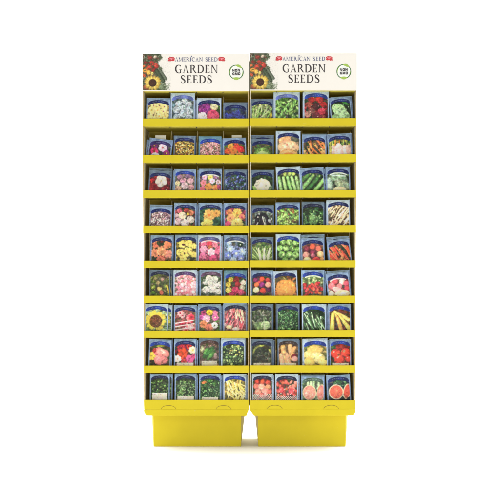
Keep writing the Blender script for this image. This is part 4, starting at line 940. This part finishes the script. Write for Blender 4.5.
# stand, row, x0, x1, top y, roll, border, banner, picture, what the label says, extras
K = [
 (0, 0, 146.8, 170.0, 98.3, 1, MD, NV, a_primrose, 'pale yellow flowers with small dark centres', {}),
 (0, 0, 171.0, 194.9, 93.3, 0, BR, PW, a_white_stock, 'ruffled greyish white flowers', {'b': (-.3, .8)}),
 (0, 0, 197.0, 221.2, 98.3, 0, BR, NV, a_aster, 'purple, cream and pink double flowers on the top shelf', {}),
 (0, 0, 223.4, 247.3, 103.2, 0, DL, NV, a_cornflower, 'deep blue cornflowers, low in its bay', {'b': (.6, -1.0)}),
 (1, 0, 250.8, 273.3, 99.2, 0, DL, NV, a_green_beans, 'short pale green beans', {}),
 (1, 0, 274.4, 299.6, 92.2, 0, BR, PW, a_peas, 'bright green pea pods, tall on the top shelf', {'b': (-.9, -.6)}),
 (1, 0, 303.2, 328.8, 91.2, 0, BR, RB, a_radicchio, 'dark red leafy heads, tall on the top shelf', {'b': (-.3, .4)}),
 (1, 0, 330.2, 351.2, 97.4, -5, MD, NV, a_chard, 'one big pale green leaf, leaning left', {'b': (.8, -.9)}),
 (0, 1, 148.6, 171.8, 139.2, 7, MD, (.2, .16, .38), a_cosmos, 'purple, magenta and white daisy-like flowers, leaning right', {}),
 (0, 1, 173.6, 195.2, 136.0, 1, DL, NV, a_marigold, 'many tiny yellow and brown flowers', {'b': (.6, -.4)}),
 (0, 1, 199.2, 221.6, 137.0, 0, TL, RB, a_phlox, 'a carpet of small dusty pink flowers', {'b': (-.5, -1.0)}),
 (0, 1, 223.6, 246.6, 138.2, -2, MD, NV, a_poppy, 'red and orange double flowers', {}),
 (1, 1, 251.2, 273.8, 139.0, 0, DL, NV, a_cabbage, 'a pale green cabbage head', {'b': (.1, -4.0)}),
 (1, 1, 276.4, 300.4, 131.1, 0, BR, NV, a_melon, 'peach coloured halved melons', {'b': (-.4, .6)}),
 (1, 1, 302.3, 326.3, 135.0, 0, MD, NV, a_carrots, 'light orange carrots', {'b': (.2, -1.3)}),
 (1, 1, 327.8, 351.4, 134.0, -3, MD, NV, a_parsnip, 'pale pink roots with orange tops', {'b': (.6, -.5)}),
 (0, 2, 149.0, 171.6, 171.0, 4, DL, NV, a_petunia, 'white and dark red trumpet flowers', {'b': (.3, -2.6)}),
 (0, 2, 174.2, 195.6, 169.4, 1, MD, RB, a_sweetpea, 'soft pink and lilac ruffled flowers', {}),
 (0, 2, 199.0, 222.0, 169.0, 0, MD, NV, a_pastel, 'mixed pastel flowers with two orange blooms below', {'arc': 1}),
 (0, 2, 224.2, 246.8, 169.8, 0, DL, NV, a_bluebell, 'violet blue flower spikes with green', {'b': (.7, -.4)}),
 (1, 2, 251.0, 273.8, 170.2, 0, DL, NV, a_cauliflower, 'a white cauliflower on dark leaves', {'b': (.5, -.4)}),
 (1, 2, 276.6, 300.8, 167.0, -3, BR, NV, a_okra, 'upright pale green pods in a row', {}),
 (1, 2, 301.0, 324.4, 168.0, -4, MD, NV, a_zucchini, 'dark green courgettes lying slantwise', {}),
 (1, 2, 326.4, 350.2, 167.0, -1, MD, NV, a_squash, 'grey green squashes with a cream one in front', {'b': (-1.0, .5), 'arc': 1}),
 (0, 3, 149.3, 171.4, 207.0, 2, MD, NV, a_alyssum, 'tiny white and purple speckled blossoms', {'b': (.2, -2.2)}),
 (0, 3, 174.0, 196.2, 203.0, 1, MD, NV, a_rose, 'cream and pink rose-like flowers', {}),
 (0, 3, 198.8, 222.0, 203.0, 0, MD, NV, a_calendula, 'two orange daisies above one big yellow daisy', {}),
 (0, 3, 224.0, 246.6, 203.2, 0, MD, NV, a_strawflower, 'orange and yellow strawflowers with magenta bits', {'b': (.5, -.3)}),
 (1, 3, 251.4, 274.0, 206.0, 0, DL, NV, a_eggplant, 'shiny black aubergines with white stems', {'b': (-.2, -1.2)}),
 (1, 3, 276.0, 299.8, 202.6, 0, MD, NV, a_peapods, 'a heap of light green peas', {'b': (-.4, .5)}),
 (1, 3, 301.8, 324.2, 201.8, 0, DL, DK, a_lettuce, 'frilly mid green lettuce', {}),
 (1, 3, 327.2, 350.0, 200.2, -1, BR, NV, a_whitecarrot, 'cream coloured roots lying slantwise', {'b': (-.7, .6)}),
 (0, 4, 150.6, 172.8, 235.6, 1, MD, NV, a_dahlia, 'salmon orange flowers with one dark leaf', {'b': (.7, -.4)}),
 (0, 4, 175.2, 197.6, 235.0, 0, MD, NV, a_yellowiris, 'yellow petals with dark brown spots', {}),
 (0, 4, 198.0, 220.8, 235.0, 0, BR, (.3, .32, .55), a_impatiens, 'bright pink flowers beneath a white arc', {'arc': 1}),
 (0, 4, 223.8, 247.0, 235.2, 0, MD, (.26, .32, .52), a_nigella, 'pale blue flowers with whitish centres', {'arc': 1}),
 (1, 4, 251.2, 273.4, 237.2, 0, DL, NV, a_celery, 'white and green leafy stalks fanned out', {}),
 (1, 4, 276.0, 300.4, 234.2, 0, BR, RB, a_sprouts, 'round green sprouts', {}),
 (1, 4, 301.6, 324.8, 238.2, -2, MD, NV, a_onion, 'red, purple and cream onions', {'b': (.2, -3.5)}),
 (1, 4, 328.0, 350.4, 239.6, -6, MD, NV, a_redcarrot, 'reddish orange carrots, leaning left', {'b': (-1.0, -2.8)}),
 (0, 5, 149.6, 170.4, 269.8, 0, DL, DK, a_gourd, 'murky olive green gourds with a yellow streak', {'b': (2.2, .2)}),
 (0, 5, 173.8, 197.0, 269.8, 0, BR, (.30, .22, .42), a_pinkphlox, 'a solid mass of pale pink flowers', {}),
 (0, 5, 200.0, 222.2, 270.0, 0, MD, (.36, .26, .38), a_whitealy, 'white flower clusters on dark green', {'b': (-.8, .3)}),
 (0, 5, 224.2, 246.8, 271.4, 0, TL, RB, a_snapdragon, 'yellow, magenta and cream flower spikes', {'b': (.2, -1.6)}),
 (1, 5, 251.4, 272.8, 271.2, 0, MD, NV, a_beets, 'purple, red and orange round roots with a cream one', {'b': (.2, -1.3)}),
 (1, 5, 274.4, 298.0, 270.6, -2, BR, NV, a_pumpkin, 'one orange pumpkin', {}),
 (1, 5, 301.4, 324.4, 270.0, 0, MD, RB, a_strawberry, 'red strawberries beneath green leaves', {'arc': 1}),
 (1, 5, 327.0, 349.8, 272.8, -6, MD, NV, a_radish, 'pink radishes and cream slices, leaning left', {'b': (.2, -2.2), 'arc': 1}),
 (0, 6, 144.9, 168.2, 304.0, 0, BR, RB, a_sunflower, 'one large yellow sunflower with a brown centre', {'b': (4.2, 1.0)}),
 (0, 6, 174.2, 196.8, 305.0, 0, MD, NV, a_dianthus, 'red and pale pink striped flowers', {}),
 (0, 6, 198.4, 220.8, 304.4, 0, MD, NV, a_zinnia, 'pink, orange and yellow zinnias with a white daisy', {}),
 (0, 6, 223.4, 246.8, 303.2, 0, MD, DK, a_celosia, 'feathery rose pink plumes', {}),
 (1, 6, 250.8, 272.8, 304.0, 0, DL, DK, a_artichoke, 'grey green leaves with a pale heart', {'b': (.5, .4)}),
 (1, 6, 276.6, 299.4, 304.0, 0, DL, NV, a_herb, 'fine mid green herb leaves', {'b': (-.6, .3)}),
 (1, 6, 302.0, 325.8, 304.0, 0, BR, RB, a_darkbeans, 'long dark green beans', {'b': (.6, .5)}),
 (1, 6, 328.2, 350.8, 304.2, 0, MD, RB, a_yellowsquash, 'yellow crookneck squashes', {}),
 (0, 7, 148.6, 170.6, 339.6, 2, MD, RB, a_hibiscus, 'one big salmon pink bloom with yellow beside it', {'b': (1.2, .2)}),
 (0, 7, 174.2, 196.4, 339.0, 0, MD, NV, a_fieldpoppy, 'orange, red and magenta poppies', {'s': 25.0}),
 (0, 7, 199.2, 219.8, 338.6, 0, DL, (.3, .22, .24), a_cucumber, 'one dark green cucumber lying slantwise', {'s': 25.5}),
 (0, 7, 221.4, 245.2, 338.6, 0, BR, RB, a_oregano, 'small olive green herb leaves on a bright packet', {'b': (.6, .6)}),
 (1, 7, 251.0, 272.8, 339.2, 0, DL, DK, a_darkleaf, 'a dark bed beneath an arching olive leaf', {'s': 25.6}),
 (1, 7, 277.6, 298.8, 339.0, 0, DL, (.24, .2, .22), a_ginger, 'knobbly tan roots', {'s': 26.5}),
 (1, 7, 303.2, 327.8, 338.8, -1, BR, RB, a_potato, 'smooth yellow potatoes', {'b': (-.6, .7)}),
 (1, 7, 329.4, 350.8, 339.2, 0, MD, RB, a_tomato, 'three shiny red tomatoes', {'s': 26.2}),
 (0, 8, 150.2, 169.8, 374.0, 0, MD, DK, a_basil, 'dark green leaves above a white strip, at the far left', {'s': 22.5, 'b': (2.8, .0)}),
 (0, 8, 175.0, 196.6, 373.6, 0, MD, DK, a_thyme, 'mid green sprigs above a white strip', {'s': 24.0}),
 (0, 8, 199.4, 220.8, 373.8, 0, MD, NV, a_parsley, 'green parsley with one orange spot', {'s': 25.6}),
 (0, 8, 223.6, 246.4, 374.0, 0, BR, RB, a_waxbeans, 'a heap of yellow wax beans', {}),
 (1, 8, 252.2, 273.0, 374.0, 0, BR, DK, a_paste_tomato, 'pinkish tomatoes on a checked cloth', {}),
 (1, 8, 275.4, 298.0, 374.0, 0, BR, DK, a_salsa, 'red chopped tomatoes on a checked cloth', {}),
 (1, 8, 301.2, 324.4, 375.8, 0, MD, (.3, .4, .36), a_watermelon, 'pale pink watermelon slices', {'b': (.4, -1.0)}),
 (1, 8, 327.0, 350.4, 374.8, -3, MD, NV, a_redmelon, 'red melon halves with a pale rind', {'b': (-.6, .5)}),
]
SHELFNAME = ['top', 'second', 'third', 'fourth', 'middle', 'sixth', 'seventh', 'eighth', 'bottom']
for i, (t, r, x0, x1, top, roll, border, banner, art, what, ex) in enumerate(K):
    rnd = random.Random(900 + i)
    zfl = zc(LIPS[t][r][1]) + .0045
    lean = R(7 + rnd.uniform(-1.5, 1.5))
    y0 = .018 + (.012 if border is DL else 0) + rnd.uniform(0, .006)
    hz0 = zc(top) - zfl
    ytop = y0 + hz0 * math.tan(lean)
    s = 1 + ytop / D
    pt = P((x0 + x1) / 2, top, ytop)
    wd = (x1 - x0) * U * s / math.cos(R(roll)) * 1.02
    h = (pt.z - zfl) / math.cos(lean) / math.cos(R(roll)) - wd / 2 * abs(math.sin(R(roll)))
    me = packet_mesh(h / wd * 24, art, border, banner, 11 + i * 7, ex.get('s', False), bool(ex.get('arc')))
    o = bpy.data.objects.new('seed_packet', me); COL.objects.link(o)
    o.scale = (wd, wd * 1.0, wd)
    o.rotation_euler = (-lean, R(roll), R(rnd.uniform(-2, 2)))
    off = math.sin(R(roll)) * h
    o.location = (pt.x - off / 2 * 1.0 if abs(roll) > 2 else pt.x, y0, zfl + .0004 + abs(math.sin(R(roll))) * wd / 2)
    if h < 0: print('neg', i)
    tag(o, 'seed packet picturing ' + what, 'seed packet', 'seed packets on the shelves')
    for dx, dy in ([ex['b']] if 'b' in ex else [(rnd.choice((-1.5, 1.6, 1.2)), 1.4)]):
        c = o.copy(); COL.objects.link(c)
        g = 1 - (dy * U) / max(h, .05) * 1.0
        c.scale = (wd, wd, wd * g)
        c.location = (o.location.x + dx * U, y0 + .0085, o.location.z)
        c.rotation_euler = (-lean, R(roll * .6), R(-1))
        c['label'] = 'edge of a second seed packet tucked behind the one picturing ' + ' '.join(what.split(' ')[:5]).rstrip(',')

# small blank cards that stand up behind two packets of the second shelf
for (xa, xb, ty, of) in ((155.3, 165.8, 135.3, 'purple and magenta flower packet'), (231.8, 241.6, 135.0, 'red and orange flower packet')):
    mb = MB(); y = .062; z1 = P(0, ty, y).z; z0 = zc(162.6) + .0045
    a, b = P(xa, ty, y).x, P(xb, ty, y).x; cx = (a + b) / 2
    mb.prism([(a - cx, 0), (b - cx, 0), (b - cx, z1 - z0), (a - cx, z1 - z0)], 0, .0008)
    o = mb.build('blank_card', WHITEC, None); o.location = (cx, y, z0)
    tag(o, 'small blank white card standing up behind the ' + of, 'card', 'blank cards on the second shelf')
